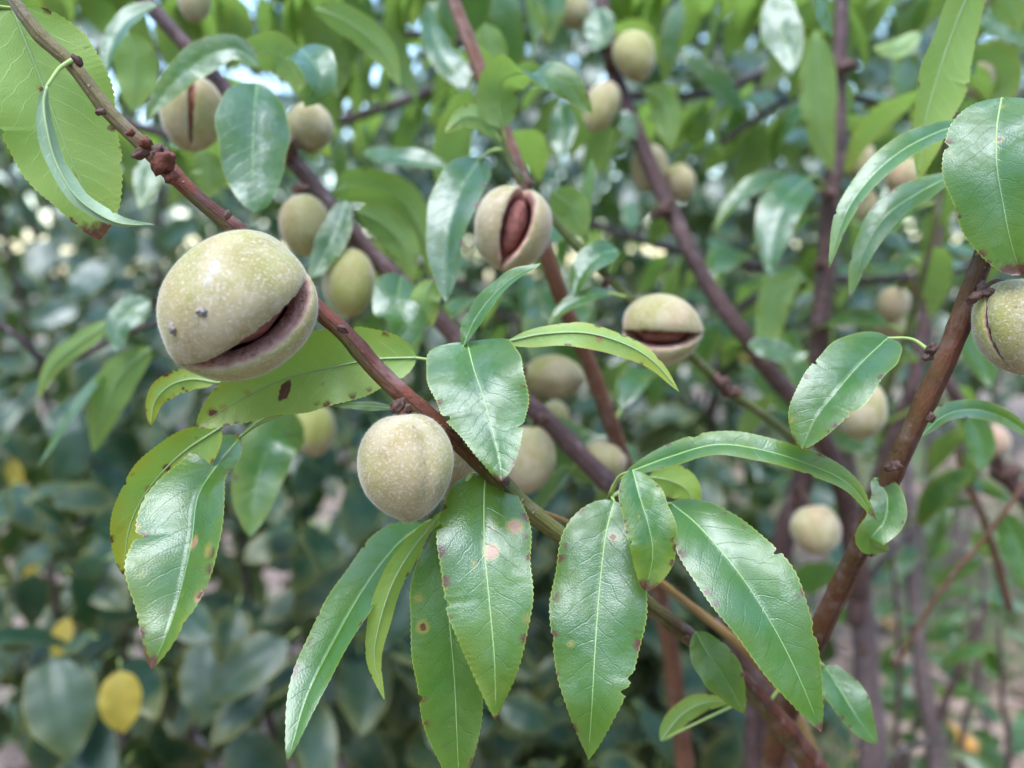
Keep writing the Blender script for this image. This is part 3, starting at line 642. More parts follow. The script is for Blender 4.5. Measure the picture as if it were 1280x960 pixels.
B9 = branch('upright_stem', 'grey mauve upright trunk below the big right leaf tip', [
    (1046, 500, .74), (1056, 580, .74), (1068, 680, .74), (1076, 770, .75), (1086, 870, .76), (1094, 985, .78), (1098, 1200, .82), (1098, 1700, .9)], [12, 13, 14, 15, 16, 18, 20, 24], 'bark_grey', [(1078, 812, .725, 9, 'bud'), (1070, 690, .73, 8, 'bud')], step=0.008, group='upright almond stems', cat='stem')
B10 = branch('upright_stem', 'thin dark stem standing on the sandy ground at lower right', [
    (1136, 580, .95), (1138, 690, .95), (1148, 800, .95), (1160, 890, .95), (1172, 990, .96), (1180, 1300, 1.0), (1184, 1750, 1.05)], [7, 8, 9, 11, 12, 13, 15], 'bark_grey', [], step=0.01, group='upright almond stems', cat='stem')
B11 = branch('almond_twig', 'slim brown twig forking up from the thin dark stem', [
    (1236, 750, .93), (1218, 790, .93), (1192, 850, .94), (1174, 900, .945)], [3, 4, 4.5, 5], 'bark_purple', [], step=0.008, group='almond twigs', cat='twig')
B12 = branch('almond_twig', 'slender ochre twig below the green part of the foreground branch', [
    (655, 632, .262), (690, 644, .27), (725, 660, .28), (775, 690, .30), (825, 728, .32), (872, 764, .335), (930, 812, .35), (978, 866, .37), (1010, 930, .40), (1030, 1000, .42)], [2.5, 3, 3.5, 4, 4.5, 5, 6, 7, 9, 10], 'bark_ochre', [], step=0.004, group='almond twigs', cat='twig')
B13 = branch('almond_branch', 'pinkish grey broad branch at the bottom right of centre', [
    (905, 770, .56), (930, 810, .56), (962, 860, .57), (990, 920, .58), (1010, 1000, .6)], [12, 15, 19, 22, 26], 'bark_grey', [], step=0.006)
B14 = branch('almond_twig', 'bare rusty twig beside the small pink almond', [
    (1196, 560, .62), (1206, 600, .62), (1224, 634, .62), (1242, 690, .63), (1262, 760, .65)], [3, 4, 4, 4.5, 5], 'bark_orange', [], step=0.006, group='almond twigs', cat='twig')
B15 = branch('almond_branch', 'short brown branch carrying the small pink almond at the right edge', [
    (1180, 470, .6), (1205, 510, .6), (1238, 560, .6), (1255, 590, .6), (1285, 625, .6), (1320, 670, .62)], [7, 8, 9, 10, 11, 12], 'bark_purple', [(1256, 592, .585, 14, 'bud')], step=0.006)
B16 = branch('dry_twig', 'dry straw coloured twig slanting over the ground at lower right', [
    (1296, 560, .5), (1270, 620, .5), (1225, 680, .51), (1185, 725, .52), (1150, 780, .53), (1122, 830, .54)], [2.2, 2.5, 2.8, 2.8, 2.4, 1.8], 'bark_orange', [(1120, 828, .54, 5, 'bud')], step=0.005, group='almond twigs', cat='twig')
B17 = branch('almond_twig', 'dark thin twig reaching across to the dark stem at lower right', [
    (1088, 722, .72), (1105, 700, .74), (1130, 672, .8), (1160, 650, .85), (1200, 640, .9)], [4, 4, 3.5, 3, 2.5], 'bark_dark', [], step=0.006, group='almond twigs', cat='twig')
B18 = branch('almond_twig', 'small curved dark twig at the bottom edge under the big leaf', [
    (1110, 970, .6), (1125, 940, .6), (1155, 928, .62), (1185, 925, .66)], [5, 5, 4, 3], 'bark_dark', [], step=0.006, group='almond twigs', cat='twig')
for i, (lab, x0, y0, d0, x1, y1, d1) in enumerate((
        ('young leafy shoot rising left of the thin dark stem', 1120, 985, .95, 1108, 640, .9), ('young leafy shoot rising right of the thin dark stem', 1200, 985, 1.0, 1230, 700, .92),
        ('young leafy shoot close to the bottom right corner', 1262, 985, .9, 1250, 780, .85), ('tall thin shoot against the sandy gap at the right edge', 1240, 985, 1.3, 1190, 600, 1.25), ('short shoot at the bottom edge right of the mauve stem', 1130, 985, 1.1, 1150, 850, 1.05))):
    mx, my, md = (x0 + x1) / 2 + random.uniform(-12, 12), (y0 + y1) / 2, (d0 + d1) / 2
    yb = 480 + F * (CAM.z * 0.98 - 0.139 * d0) / d0                        # its foot on the ground
    YS = branch('young_shoot', lab, [(x1, y1, d1), (mx, my, md), (x0, y0, d0), (x0 + 6, yb, d0 + .01)], [2, 3, 4, 5], 'bark_grey' if i % 2 else 'bark_purple', [], step=0.01, group='young shoots at lower right', cat='shoot')
    dress(YS, 16, 0.0, 0.42, .045, .08, (.1, .5), .2)
# boughs above the frame whose leaves hang into it
T1 = branch('almond_branch', 'leafy spray of long drooping leaves along the top left', [(-60, -60, .50), (120, -30, .5), (260, -20, .5), (400, -30, .5), (560, -50, .52), (700, -70, .55)], [7, 8, 8, 9, 10, 10], 'bark_purple', [], step=0.006)
T2 = branch('almond_branch', 'leafy spray of long drooping leaves along the top right', [(700, -40, .60), (840, -25, .6), (960, -20, .58), (1100, -25, .58), (1220, -30, .6), (1360, -40, .6)], [7, 8, 8, 9, 10, 10], 'bark_purple', [], step=0.006)
T3 = branch('almond_branch', 'thin leafy bough deep in the upper left behind the purplish branch', [(-40, 90, .72), (90, 130, .72), (230, 170, .72), (380, 160, .74), (520, 120, .76), (640, 60, .8)], [5, 6, 6, 6, 6, 6], 'bark_dark', [], step=0.008)
T4 = branch('almond_branch', 'thin leafy bough deep behind the upper right branches', [(660, 250, .80), (800, 300, .8), (930, 330, .8), (1080, 350, .8), (1220, 330, .82), (1340, 290, .84)], [5, 5, 6, 6, 6, 6], 'bark_dark', [], step=0.008)
T6 = branch('almond_branch', 'slim leafy bough across the upper middle behind the orange brown branch', [(380, 60, .62), (480, 40, .62), (600, 60, .64), (720, 110, .66), (860, 120, .68), (960, 90, .7)], [4, 4, 5, 5, 5, 5], 'bark_dark', [], step=0.008)
T7 = branch('almond_branch', 'slim leafy bough behind the purplish branch in the middle distance', [(420, 420, .70), (520, 330, .70), (640, 400, .72), (760, 440, .74), (900, 400, .76), (1000, 330, .78)], [4, 4, 4, 5, 5, 5], 'bark_dark', [], step=0.008)
T8 = branch('almond_branch', 'slim leafy bough hanging behind the top right leaves', [(900, 180, .66), (1000, 120, .66), (1100, 130, .68), (1200, 170, .7), (1300, 160, .72)], [4, 4, 5, 5, 5], 'bark_dark', [], step=0.008)
T5 = branch('almond_twig', 'slim dark twig with hanging leaves at the middle left edge', [(-40, 375, .46), (20, 420, .46), (70, 455, .47), (150, 420, .48), (210, 400, .5)], [4, 4, 4, 3.5, 3], 'bark_dark', [], step=0.006, group='almond twigs', cat='twig')

# ================================================================== leaves one can follow singly
spur(B1, [(592, 562, .246), (588, 525, .256), (580, 482, .256), (577, 452, .254)], 5, 3)
spur(B1, [(772, 722, .263), (759, 685, .264), (757, 645, .262), (764, 616, .258)], 6, 3.5)
spur(B1, [(604, 584, .246), (622, 596, .243), (634, 612, .243)], 5, 4)
spur(B1, [(612, 590, .247), (590, 600, .25), (566, 632, .253), (552, 648, .254)], 3.5, 3)
# foreground branch
leaf(B1, [(14, 8), (50, 97), (87, 195), (110, 250), (124, 300)], [.234, .236, .238, .24, .242], 74, -4, -8, -1, yel=.25, spots=.42, tip=.7, stalk=[(-6, 8, .23)], shape=(.45, .75), label='large pale underside of a leaf at the top left corner', ribw=.7)
leaf(B1, [(58, 108), (54, 128), (57, 158), (68, 200), (90, 240), (116, 263), (150, 279), (193, 281)], [.219, .218, .217, .217, .217, .218, .219, .22], 19, [-25, -35, -35, -20, 10, 30], [25, 30, 38], -1, yel=.1, spots=.0, tip=0, stalk=[(92, 74, .226), (74, 86, .222)], wr=1.0, wl=.55, mat=M['almond_pale'], label='narrow curled grey green leaf')
leaf(B1, [(520, 447), (470, 449), (420, 458), (350, 476), (290, 505), (246, 534)], [.252, .253, .25, .247, .243, .24], 50, [0, 5, 8], [-8, -10], -1, yel=.5, spots=.55, tip=.25, stalk=[(578, 470, .255), (556, 455, .255), (538, 450, .253)], shape=(.5, .7), blot=(.05, .56), label='yellow green leaf underside with a brown blotch below the gaping almond', ribw=.8)
leaf(B1, [(268, 478), (240, 474), (212, 482), (193, 503), (188, 536)], [.262, .262, .26, .259, .258], 15, [10, -20], [12], -1, yel=1.4, spots=.7, tip=.5, stalk=[(320, 492, .262), (290, 480, .262)])
leaf(B1, [(276, 534), (228, 566), (188, 608), (162, 658), (154, 718)], [.256, .255, .254, .253, .252], 40, [-6], [-12], -1, yel=1.3, spots=.5, tip=.3, stalk=[(350, 500, .256), (310, 515, .254)], shape=(.55, .75), wr=1.15, wl=.8)
leaf(B1, [(300, 546), (268, 586), (247, 622), (239, 680), (221, 755), (206, 798), (188, 838)], [.252, .244, .238, .232, .228, .227, .229], 62, [34, 38, 34, 30], [30, 34], 1, yel=.25, spots=.75, tip=.45, stalk=[(352, 517, .246), (322, 530, .245)], shape=(.85, .85), wl=1.08, wr=.95, wave=.09, tilt=.4, label='long folded leaf with scorched tip and white sky sheen')
leaf(B1, [(584, 428), (592, 460), (604, 496), (616, 540), (624, 575), (627, 602)], [.250, .242, .234, .228, .224, .222], 63, [-4], [10, 16], 1, yel=.15, spots=.12, tip=.35, stalk=[(577, 455, .254), (574, 440, .257)], shape=(.22, .72), label='silvery leaf in the centre with its tip pointing down')
leaf(B1, [(607, 590), (605, 630), (606, 690), (612, 755), (618, 825), (620, 900)], [.245, .238, .230, .224, .220, .221], 60, [-3, 3], [8], 1, yel=.22, spots=1.0, tip=.15, stalk=[(632, 612, .243), (622, 594, .246)], shape=(.5, .95), label='blotched hanging leaf in the centre')
leaf(B1, [(552, 655), (556, 710), (562, 780), (568, 850), (571, 915), (574, 985)], [.245, .244, .243, .243, .243, .244], 48, [4], [8], 1, yel=.15, spots=.65, tip=.2, stalk=[(590, 592, .246), (565, 630, .246)], shape=(.6, .7), wl=1.05, wr=.8)
leaf(B1, [(530, 655), (497, 680), (458, 730), (418, 800), (384, 870), (360, 952)], [.262, .258, .252, .25, .25, .25], 36, [26, 28], [24, 30], 1, yel=.05, spots=.1, tip=.2, stalk=[(585, 596, .25), (556, 640, .258)], shape=(.55, .75), wl=.95, wr=.9, tilt=.85, label='long narrow leaf with white sheen curving to the bottom edge')
leaf(B1, [(545, 650), (516, 685), (490, 730), (474, 780), (468, 825), (481, 877)], [.25, .25, .25, .249, .248, .247], 17, [-30, -10], [20], -1, yel=.4, spots=.05, tip=.1, stalk=[(592, 592, .248), (566, 630, .25)])
leaf(B1, [(556, 640), (548, 660), (536, 682), (528, 700)], [.262, .262, .263, .264], 14, [10], [10], -1, yel=.4, spots=.1, tip=.1, stalk=[(592, 592, .25)])
leaf(B1, [(579, 433), (592, 402), (612, 374), (640, 348), (677, 329)], [.252, .252, .25, .249, .248], 17, [-46, -50], [22], 1, yel=.1, spots=.1, tip=.1, stalk=[(576, 466, .25), (576, 448, .252)])
leaf(B1, [(632, 428), (680, 418), (735, 417), (785, 432), (820, 455), (849, 490)], [.256, .256, .255, .254, .253, .252], 19, [-40, -30, -20], [26], -1, yel=.75, spots=.55, tip=.2, stalk=[(578, 470, .252), (600, 440, .255)])
leaf(B1, [(768, 626), (757, 670), (749, 740), (744, 810), (740, 880), (735, 950)], [.250, .244, .238, .232, .229, .231], 61, [2], [8], 1, yel=.12, spots=.65, tip=.15, stalk=[(764, 618, .258)], shape=(.52, .92), label='broad hanging leaf right of centre')
leaf(B1, [(791, 588), (800, 622), (811, 658), (816, 694), (807, 738)], [.24, .236, .233, .232, .233], 32, [-14], [20], 1, yel=.4, spots=.6, tip=.7, stalk=[(763, 618, .257), (774, 596, .25)], shape=(.5, .6))
leaf(B1, [(838, 628), (876, 660), (925, 718), (966, 782), (998, 845), (1027, 915)], [.262, .252, .242, .235, .231, .230], 57, [-26, -18], [14], 1, yel=.12, spots=.55, tip=.4, stalk=[(800, 742, .268), (806, 660, .266), (822, 632, .265)], shape=(.62, .92), label='big dark green leaf pointing to the lower right')
leaf(B1, [(1030, 832), (1046, 856), (1070, 895), (1098, 932)], [.29, .285, .28, .278], 26, [-25], [22], 1, yel=.1, spots=.2, tip=.5, stalk=[(960, 880, .304), (1005, 822, .295)])
leaf(B1, [(782, 592), (835, 572), (895, 556), (955, 563), (1015, 582), (1062, 606), (1096, 650)], [.262, .258, .253, .25, .248, .247, .247], 20, [-24, -34, -36, -20], [22], 1, yel=.3, spots=.2, tip=.3, stalk=[(763, 618, .258), (770, 602, .262)], shape=(.6, .75))
leaf(B1, [(812, 596), (835, 600), (858, 612), (872, 640)], [.285, .285, .284, .283], 22, [10], [15], -1, yel=.5, spots=.1, tip=.1, stalk=[(762, 622, .258), (790, 606, .275)])
leaf(B1, [(870, 790), (884, 815), (906, 848), (932, 893)], [.27, .268, .267, .267], 26, [-10], [14], 1, yel=.25, spots=.3, tip=.3, stalk=[(868, 800, .278)])
leaf(B1, [(826, 926), (850, 895), (880, 879), (918, 878)], [.30, .3, .3, .3], 14, [20], [18], -1, yel=.5, spots=.2, tip=.1, stalk=[(945, 868, .30)])
leaf(B1, [(416, 508), (440, 507), (470, 508), (492, 510)][::-1], [.248, .248, .247, .246], 6, [20], [10], 1, yel=.3, spots=.1, tip=.2, label='small stalk like leaflet by the round almond')
leaf(B1, [(760, 722), (745, 700), (724, 678), (700, 660)], [.275, .28, .285, .29], 10, [20], [14], -1, sharp=False, yel=.3)
# right-hand thick branch
leaf(B6, [(1110, 422), (1078, 452), (1048, 486), (1020, 522), (1002, 562)], [.252, .246, .242, .241, .241], 44, [26, 20], [26], 1, yel=.2, spots=.15, tip=.2, stalk=[(1163, 440, .25), (1140, 424, .253)], shape=(.5, .6), label='two toned leaf in front of the pale almond')
leaf(B6, [(1252, 122), (1246, 160), (1246, 205), (1254, 255), (1263, 300), (1276, 344)], [.238, .233, .23, .229, .229, .23], 58, [4], [12], 1, yel=.15, spots=.4, tip=.7, stalk=[(1266, 235, .243), (1275, 160, .244)], shape=(.42, .6), wr=1.2, label='shiny wet leaf with pink blotches at the upper right edge')
leaf(B6, [(1210, 153), (1168, 167), (1125, 190), (1085, 226), (1055, 272), (1036, 336)], [.272, .27, .268, .267, .266, .266], 19, [40, 32, 26], [22], 1, yel=.2, spots=.1, tip=.2, stalk=[(1262, 236, .244), (1240, 170, .262)])
leaf(B6, [(1192, 218), (1150, 240), (1110, 268), (1082, 310), (1062, 374)], [.29, .288, .285, .284, .284], 22, [40, 28], [20], 1, yel=.2, spots=.1, tip=.2, stalk=[(1246, 280, .247), (1220, 225, .28)])
leaf(B8, [(1232, -52), (1206, 0), (1188, 44), (1170, 100), (1156, 152), (1147, 232)], [.30, .3, .3, .3, .3, .3], 42, [-48], [-6], -1, yel=.35, spots=.1, tip=.1, shape=(.6, .8))
leaf(B6, [(1148, 548), (1180, 520), (1215, 512), (1250, 520), (1285, 542), (1310, 570)], [.27, .275, .28, .285, .285, .285], 14, [-30, -20], [24], 1, yel=.4, spots=.1, tip=.1, stalk=[(1145, 526, .258)])
leaf(B6, [(1092, 598), (1108, 618), (1106, 650), (1088, 676), (1112, 690)], [.262, .258, .256, .257, .262], 22, [-10, 20], [24], 1, yel=.3, spots=.4, tip=.3, stalk=[(1108, 600, .262)])
leaf(B6, [(1276, 232), (1280, 280), (1272, 330)], [.25, .25, .25], 10, [50], [16], 1, yel=.2, tip=.3)

def soft(b, pts, d, w, roll=0, fold=18, side=1, yel=.3, shape=(.62, .9), spots=.1, tip=.1, stalk=None, **k):
    if side > 0 and pts[-1][0] - pts[0][0] > abs(pts[-1][1] - pts[0][1]): roll = [-abs(q) for q in (roll if isinstance(roll, list) else [roll])]
    return leaf(b, pts, d, w, roll, fold, side, False, yel, spots, tip, stalk, None, shape, **k)
# purplish branch behind
soft(B2, [(322, 104), (318, 140), (316, 200), (320, 266)], [.335, .33, .33, .332], 43, [-6], 10, 1, .05, (.5, .62), label='blue sheened leaf hanging beside the cracked almond')
soft(B2, [(376, 60), (393, 82), (396, 108), (380, 134)], [.36, .35, .35, .352], 28, [-24], 20, 1, .05)
soft(B2, [(325, 84), (290, 62), (245, 80), (205, 118), (182, 152)], [.35, .35, .35, .35, .35], 22, [40, 20], 22, 1, .35)
soft(B2, [(300, 72), (340, 66), (366, 86), (372, 120)], [.37, .37, .37, .37], 26, [20], 10, -1, .4)
soft(B2, [(502, 345), (498, 372), (505, 405), (486, 440)], [.36, .352, .35, .35], 34, [-10], 14, 1, .1)
soft(B2, [(542, 350), (530, 378), (540, 410)], [.35, .35, .35], 22, [30], 20, -1, .6)
soft(B2, [(415, 240), (445, 232), (500, 246), (530, 300), (540, 350)], [.42, .44, .45, .45, .45], 24, [20], 16, -1, .3)
soft(B2, [(445, 262), (480, 280), (505, 310), (515, 352)], [.43, .43, .43, .43], 22, [10], 16, -1, .3)
soft(B2, [(455, 190), (500, 198), (545, 205), (570, 218)], [.43, .42, .42, .42], 18, [50], 20, 1, .2)
soft(B2, [(432, 250), (420, 290), (400, 330), (384, 352)], [.38, .38, .38, .38], 20, [20], 20, 1, .2)
soft(B2, [(380, 540), (345, 545), (322, 600), (312, 672)], [.42, .4, .4, .4], 34, [10], 16, 1, .3, (.5, .7))
soft(B2, [(160, 40), (170, 80), (166, 140)], [.42, .42, .42], 26, [10], 10, -1, .35)
soft(B2, [(196, 5), (160, 25), (140, 60), (132, 100)], [.38, .38, .38, .38], 17, [50], 24, 1, .1)
soft(B2, [(395, 10), (440, 30), (480, 66), (500, 110)], [.40, .4, .4, .4], 20, [15], 14, -1, .35)
soft(B2, [(250, 190), (262, 215), (258, 250)], [.43, .43, .43], 20, [5], 10, -1, .35)
soft(B2, [(190, 190), (185, 225), (175, 262)], [.44, .44, .44], 17, [15], 12, 1, .3)
soft(B2, [(700, 560), (735, 556), (775, 560), (805, 590)], [.43, .43, .43, .43], 14, [40], 20, 1, .1)
# orange branch, olive twig
soft(B3b, [(602, 196), (578, 232), (560, 290), (558, 378)], [.35, .34, .338, .34], 32, [24], 20, 1, .05, (.5, .75), stalk=[(630, 188, .352), (616, 188, .351)], label='long blue sheened leaf left of the upright open almond')
soft(B3b, [(628, 160), (623, 132), (624, 108), (636, 94), (668, 92), (705, 104), (740, 142)], [.35, .348, .345, .34, .335, .335, .338], 30, [160, 160, 140, 60, 20, 10], 14, 1, .3, (.4, .7), stalk=[(632, 180, .352)], label='leaf bent over double, lime green below and silvery above')
soft(B3b, [(622, 172), (604, 150), (580, 146), (556, 166)], [.35, .348, .346, .345], 15, [10], 18, -1, .45, stalk=[(632, 182, .352)])
soft(B3b, [(772, 312), (750, 318), (730, 338), (716, 372)], [.35, .346, .345, .345], 20, [30], 20, 1, .1, stalk=[(760, 344, .355)])
soft(B3b, [(764, 366), (735, 370), (705, 386), (682, 412)], [.345, .34, .338, .337], 13, [45], 20, 1, .2, stalk=[(786, 372, .358)])
soft(B3b, [(690, 240), (716, 262), (728, 300)], [.38, .38, .38], 22, [10], 10, -1, .3)
soft(B3b, [(740, 200), (734, 240), (732, 275), (738, 300)], [.42, .42, .42, .42], 9, [40], 14, 1, .3)
soft(B3, [(640, 100), (660, 90), (690, 110)], [.42, .42, .42], 14, [30], 14, -1, .4)
soft(B3, [(590, 110), (560, 80), (540, 40), (535, 0)], [.46, .46, .46, .46], 20, [30], 14, 1, .1)
soft(B3, [(606, 30), (612, 70), (600, 110)], [.45, .45, .45], 22, [0], 10, -1, .35)
soft(B4, [(745, 10), (750, 40), (742, 64)], [.52, .52, .52], 20, [10], 14, 1, .1)
soft(B4, [(765, 160), (778, 150), (795, 175)], [.52, .52, .52], 14, [30], 14, 1, .1)
soft(B4, [(806, 110), (830, 130), (838, 190)], [.52, .52, .52], 18, [10], 12, -1, .3)
soft(B4, [(700, 130), (704, 165), (700, 200)], [.55, .55, .55], 18, [20], 12, 1, .05)
soft(B5, [(972, -10), (975, 30), (985, 62), (990, 95)], [.48, .48, .48, .48], 24, [-6], 12, 1, .05, label='pale blue leaf hanging from the top edge')
soft(B5, [(1020, 40), (1022, 100), (1026, 160), (1040, 215)], [.54, .54, .54, .54], 22, [0], 10, -1, .35)
soft(B5, [(1010, 222), (982, 250), (968, 290), (962, 350)], [.5, .49, .49, .49], 27, [15], 16, 1, .05, stalk=[(1036, 240, .56), (1022, 222, .53)])
soft(B5, [(1000, 230), (960, 225), (925, 245), (890, 290)], [.52, .52, .52, .52], 15, [40], 20, 1, .3, stalk=[(1036, 240, .56)])
soft(B5, [(1000, 345), (970, 370), (958, 420), (945, 450)], [.52, .52, .52, .52], 20, [10], 12, -1, .4)
soft(B5, [(1022, -4), (1030, 20), (1044, 50)], [.38, .38, .38], 9, [30], 16, 1, .1, tip=.9)
soft(B5, [(935, 430), (965, 436), (990, 445), (1012, 440)], [.5, .5, .5, .5], 16, [30], 14, 1, .2)
soft(B8, [(1176, 205), (1200, 190), (1230, 185), (1262, 200)], [.5, .5, .5, .5], 18, [30], 14, -1, .4)
soft(B8, [(1215, 60), (1240, 80), (1252, 110), (1240, 140)], [.5, .5, .5, .5], 26, [10], 12, -1, .6)
soft(B8, [(1196, 60), (1212, 75), (1218, 95)], [.44, .44, .44], 12, [40], 16, 1, .05)
soft(B8, [(1150, 40), (1120, 60), (1090, 60)], [.5, .5, .5], 14, [30], 14, -1, .4)
soft(B8, [(1215, 15), (1250, 30), (1285, 60)], [.48, .48, .48], 16, [30], 14, 1, .1)
soft(B8, [(1240, -8), (1262, 10), (1275, 40)], [.46, .46, .46], 16, [0], 14, -1, .5)
soft(B15, [(1205, 400), (1225, 440), (1240, 485)], [.55, .55, .55], 20, [10], 14, 1, .1)
soft(B15, [(1210, 520), (1225, 545), (1228, 590)], [.5, .5, .5], 18, [20], 14, 1, .1)
soft(B15, [(1250, 640), (1272, 680), (1282, 740)], [.5, .5, .5], 20, [20], 14, 1, .1)
soft(T5, [(140, 402), (100, 428), (66, 456), (46, 500)], [.46, .46, .46, .46], 13, [20], 14, -1, .35)
soft(T5, [(188, 435), (150, 470), (128, 520), (116, 566)], [.46, .46, .46, .46], 22, [10], 12, -1, .3)
soft(T5, [(142, 452), (112, 490), (80, 535), (48, 584)], [.45, .45, .45, .45], 12, [60], 24, 1, .1)
soft(T5, [(188, 376), (166, 388), (150, 408), (146, 440)], [.45, .45, .45, .45], 20, [30], 14, 1, .0)
soft(B10, [(1190, 600), (1172, 640), (1166, 700)], [.7, .7, .7], 16, [10], 12, 1, .1)
for b, n, lo, hi, aw in ((T1, 44, .0, 1., .2), (T2, 40, .0, 1., .2), (T3, 46, 0, 1, .1), (T4, 46, 0, 1, .1), (T6, 46, 0, 1, .1), (T7, 40, 0, 1, .1), (T8, 36, 0, 1, .1), (B5, 20, .0, .55, .9), (B4, 16, .05, .75, 1.0), (B7, 18, 0, .7, .8), (B3, 10, .02, .6, 1.3), (B2, 14, .05, .6, 1.3), (B8, 9, .1, .9, .8), (B10, 12, 0, .35, .5), (B9, 6, .0, .2, .8), (B15, 8, 0, .9, .6), (B11, 6, 0, .9, .3), (B14, 5, 0, .8, .4)):
    dress(b, n, lo, hi, .05, .085, (.1, .55), aw)

# ================================================================== the almonds
def ovoid(th, ph, L, W, T, groove, nub=0.03):
    st = np.sin(th); egg = 1 + 0.055 * np.cos(th)
    dph = (ph + np.pi) % (2 * np.pi) - np.pi
    gr = 1 - groove * np.exp(-(dph / 0.16) ** 2) * st - groove * 0.25 * np.exp(-((np.abs(dph) - np.pi) / 0.2) ** 2)
    k = np.power(np.maximum(st, 1e-6), 0.92) * egg * gr
    z = L / 2 * np.cos(th) - L * nub * np.exp(-((np.pi - th) / 0.22) ** 2) - L * 0.03 * np.exp(-(th / 0.3) ** 2)
    return np.stack([W / 2 * k * np.cos(ph), T / 2 * k * np.sin(ph), z], -1)
def almond(label, px, py, d, L, W, T, axis, seam, opens=None, green=.5, blush=.4, stalk=None, fuzz=0, sharp=False, group='almonds in their hulls', thick=0.22, name='almond', slide=0.0):
    """L length, W width in the seam's plane, T thickness across it, in pixels; axis = stem to tip, seam = where it splits (right, up, towards camera)"""
    k = d / F; L, W, T = L * k, W * k, T * k; c = at(px, py, d)
    z = -camvec(axis); x = camvec(seam); x = (x - z * x.dot(z)).normalized(); y = z.cross(x)
    Mx = np.array(Matrix((x, y, z)).transposed())
    root = empty(name, c, label, 'almond', group); hulls = []
    nt_, npx = (60, 72) if sharp else (26, 32)
    def lowf(P, seed, amp):
        o = Vector((seed, 0, 0)); return np.array([[1 + amp * mnoise.noise(Vector(p) / L * 2.2 + o)] for p in P])
    sd_ = random.uniform(0, 99)
    if not opens:
        th = np.linspace(0.02, np.pi - 0.02, nt_); ph = np.linspace(0, 2 * np.pi, npx, endpoint=False)
        TH, PH = np.meshgrid(th, ph, indexing='ij'); V = ovoid(TH, PH, L, W, T, 0.07).reshape(-1, 3); V *= lowf(V, sd_, 0.06)
        Fq = [(i*npx+j, i*npx+(j+1) % npx, (i+1)*npx+(j+1) % npx, (i+1)*npx+j) for i in range(nt_-1) for j in range(npx)]
        Fq = [f[::-1] for f in Fq]; Fq += [tuple(range(npx)), tuple(range((nt_-1)*npx, nt_*npx))[::-1]]
        o = link('hull', mesh('hull', V @ Mx.T, Fq, [M['hull']]), root, c); hulls.append((o, V @ Mx.T, Fq))
    else:
        m = npx // 2; th = np.linspace(0.03, np.pi - 0.03, nt_)
        for sgn, ang in ((1, opens[0]), (-1, opens[1])):
            ph = np.linspace(0.0, np.pi, m); rings = []; fm = []
            outer = lambda f: ovoid(th[:, None] * np.ones((1, m)), sgn * ph[None, :] * np.ones((nt_, 1)), L, W, T, 0.04) * f
            O = outer(np.array([1, 1, 1.0])); O = (O.reshape(-1, 3) * lowf(O.reshape(-1, 3), sd_, 0.05)).reshape(O.shape)
            I = outer(np.array([1 - thick, 1 - thick * 1.3, 1 - thick * 0.8]))[:, ::-1]
            r1 = (O[:, -1:] * 0.55 + I[:, :1] * 0.45) ; r2 = (O[:, :1] * 0.74 + I[:, -1:] * 0.26)
            r1[..., 1] -= sgn * T * 0.012; r2[..., 1] -= sgn * T * 0.012
            e2 = O[:, :1] * 0.93 + I[:, -1:] * 0.07; e2[..., 1] -= sgn * T * 0.014
            jag = np.array([mnoise.noise(Vector((q * 7.0, sd_ + sgn * 5, 0))) + 0.6 * mnoise.noise(Vector((q * 19.0, sd_ + sgn, 3))) for q in th])[:, None]
            for rim_ in (r2, e2, r1): rim_[..., 1] += sgn * T * 0.022 * jag; rim_[..., 0] -= W * 0.010 * np.abs(jag)
            ring = np.concatenate([O, r1, I, r2, e2], axis=1); nc = ring.shape[1]
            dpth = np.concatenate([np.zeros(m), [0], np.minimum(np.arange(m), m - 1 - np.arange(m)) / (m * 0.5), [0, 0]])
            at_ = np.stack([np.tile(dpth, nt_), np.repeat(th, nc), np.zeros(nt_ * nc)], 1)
            a = np.repeat(np.power(np.sin(th), 0.7), nc) * math.radians(ang) * sgn; piv = np.array([-W / 2 * 0.86, 0, 0]); V = ring.reshape(-1, 3) - piv
            V = np.stack([V[:, 0] * np.cos(a) - V[:, 1] * np.sin(a), V[:, 0] * np.sin(a) + V[:, 1] * np.cos(a), V[:, 2]], 1) + piv
            V[:, 1] += sgn * slide * T
            Fq = []
            for i in range(nt_ - 1):
                for j in range(nc):
                    q = (i*nc+j, i*nc+(j+1) % nc, (i+1)*nc+(j+1) % nc, (i+1)*nc+j)
                    Fq.append(q[::-1] if sgn > 0 else q); fm.append(0 if j < m - 1 else (1 if j <= m else (2 if j <= 2 * m else (1 if j == 2 * m + 1 else 0))))
            Fq += [tuple(range(nc)), tuple(range((nt_-1)*nc, nt_*nc))[::-1]]; fm += [1, 1]
            if sgn < 0: Fq[-2] = Fq[-2][::-1]; Fq[-1] = Fq[-1][::-1]
            V = V @ Mx.T
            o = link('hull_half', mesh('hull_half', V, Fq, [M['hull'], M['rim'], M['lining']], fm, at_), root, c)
            nq = (nt_ - 1) * nc
            hulls.append((o, V, [f for f, q in zip(Fq[:nq], fm) if q == 0]))
        th = np.linspace(0.03, np.pi - 0.03, 24); ph = np.linspace(0, 2 * np.pi, 28, endpoint=False); TH, PH = np.meshgrid(th, ph, indexing='ij')
        V = ovoid(TH, PH, L * (1 - thick * .85), W * (1 - thick * .9), T * (1 - thick * 1.6), -0.06).reshape(-1, 3); V[:, 0] -= W * 0.03
        V *= lowf(V * 4, sd_, 0.10)
        Fq = [(i*28+j, (i+1)*28+j, (i+1)*28+(j+1) % 28, i*28+(j+1) % 28) for i in range(23) for j in range(28)]
        link('nut_shell', mesh('nut_shell', V @ Mx.T, Fq, [M['shell']]), root, c)
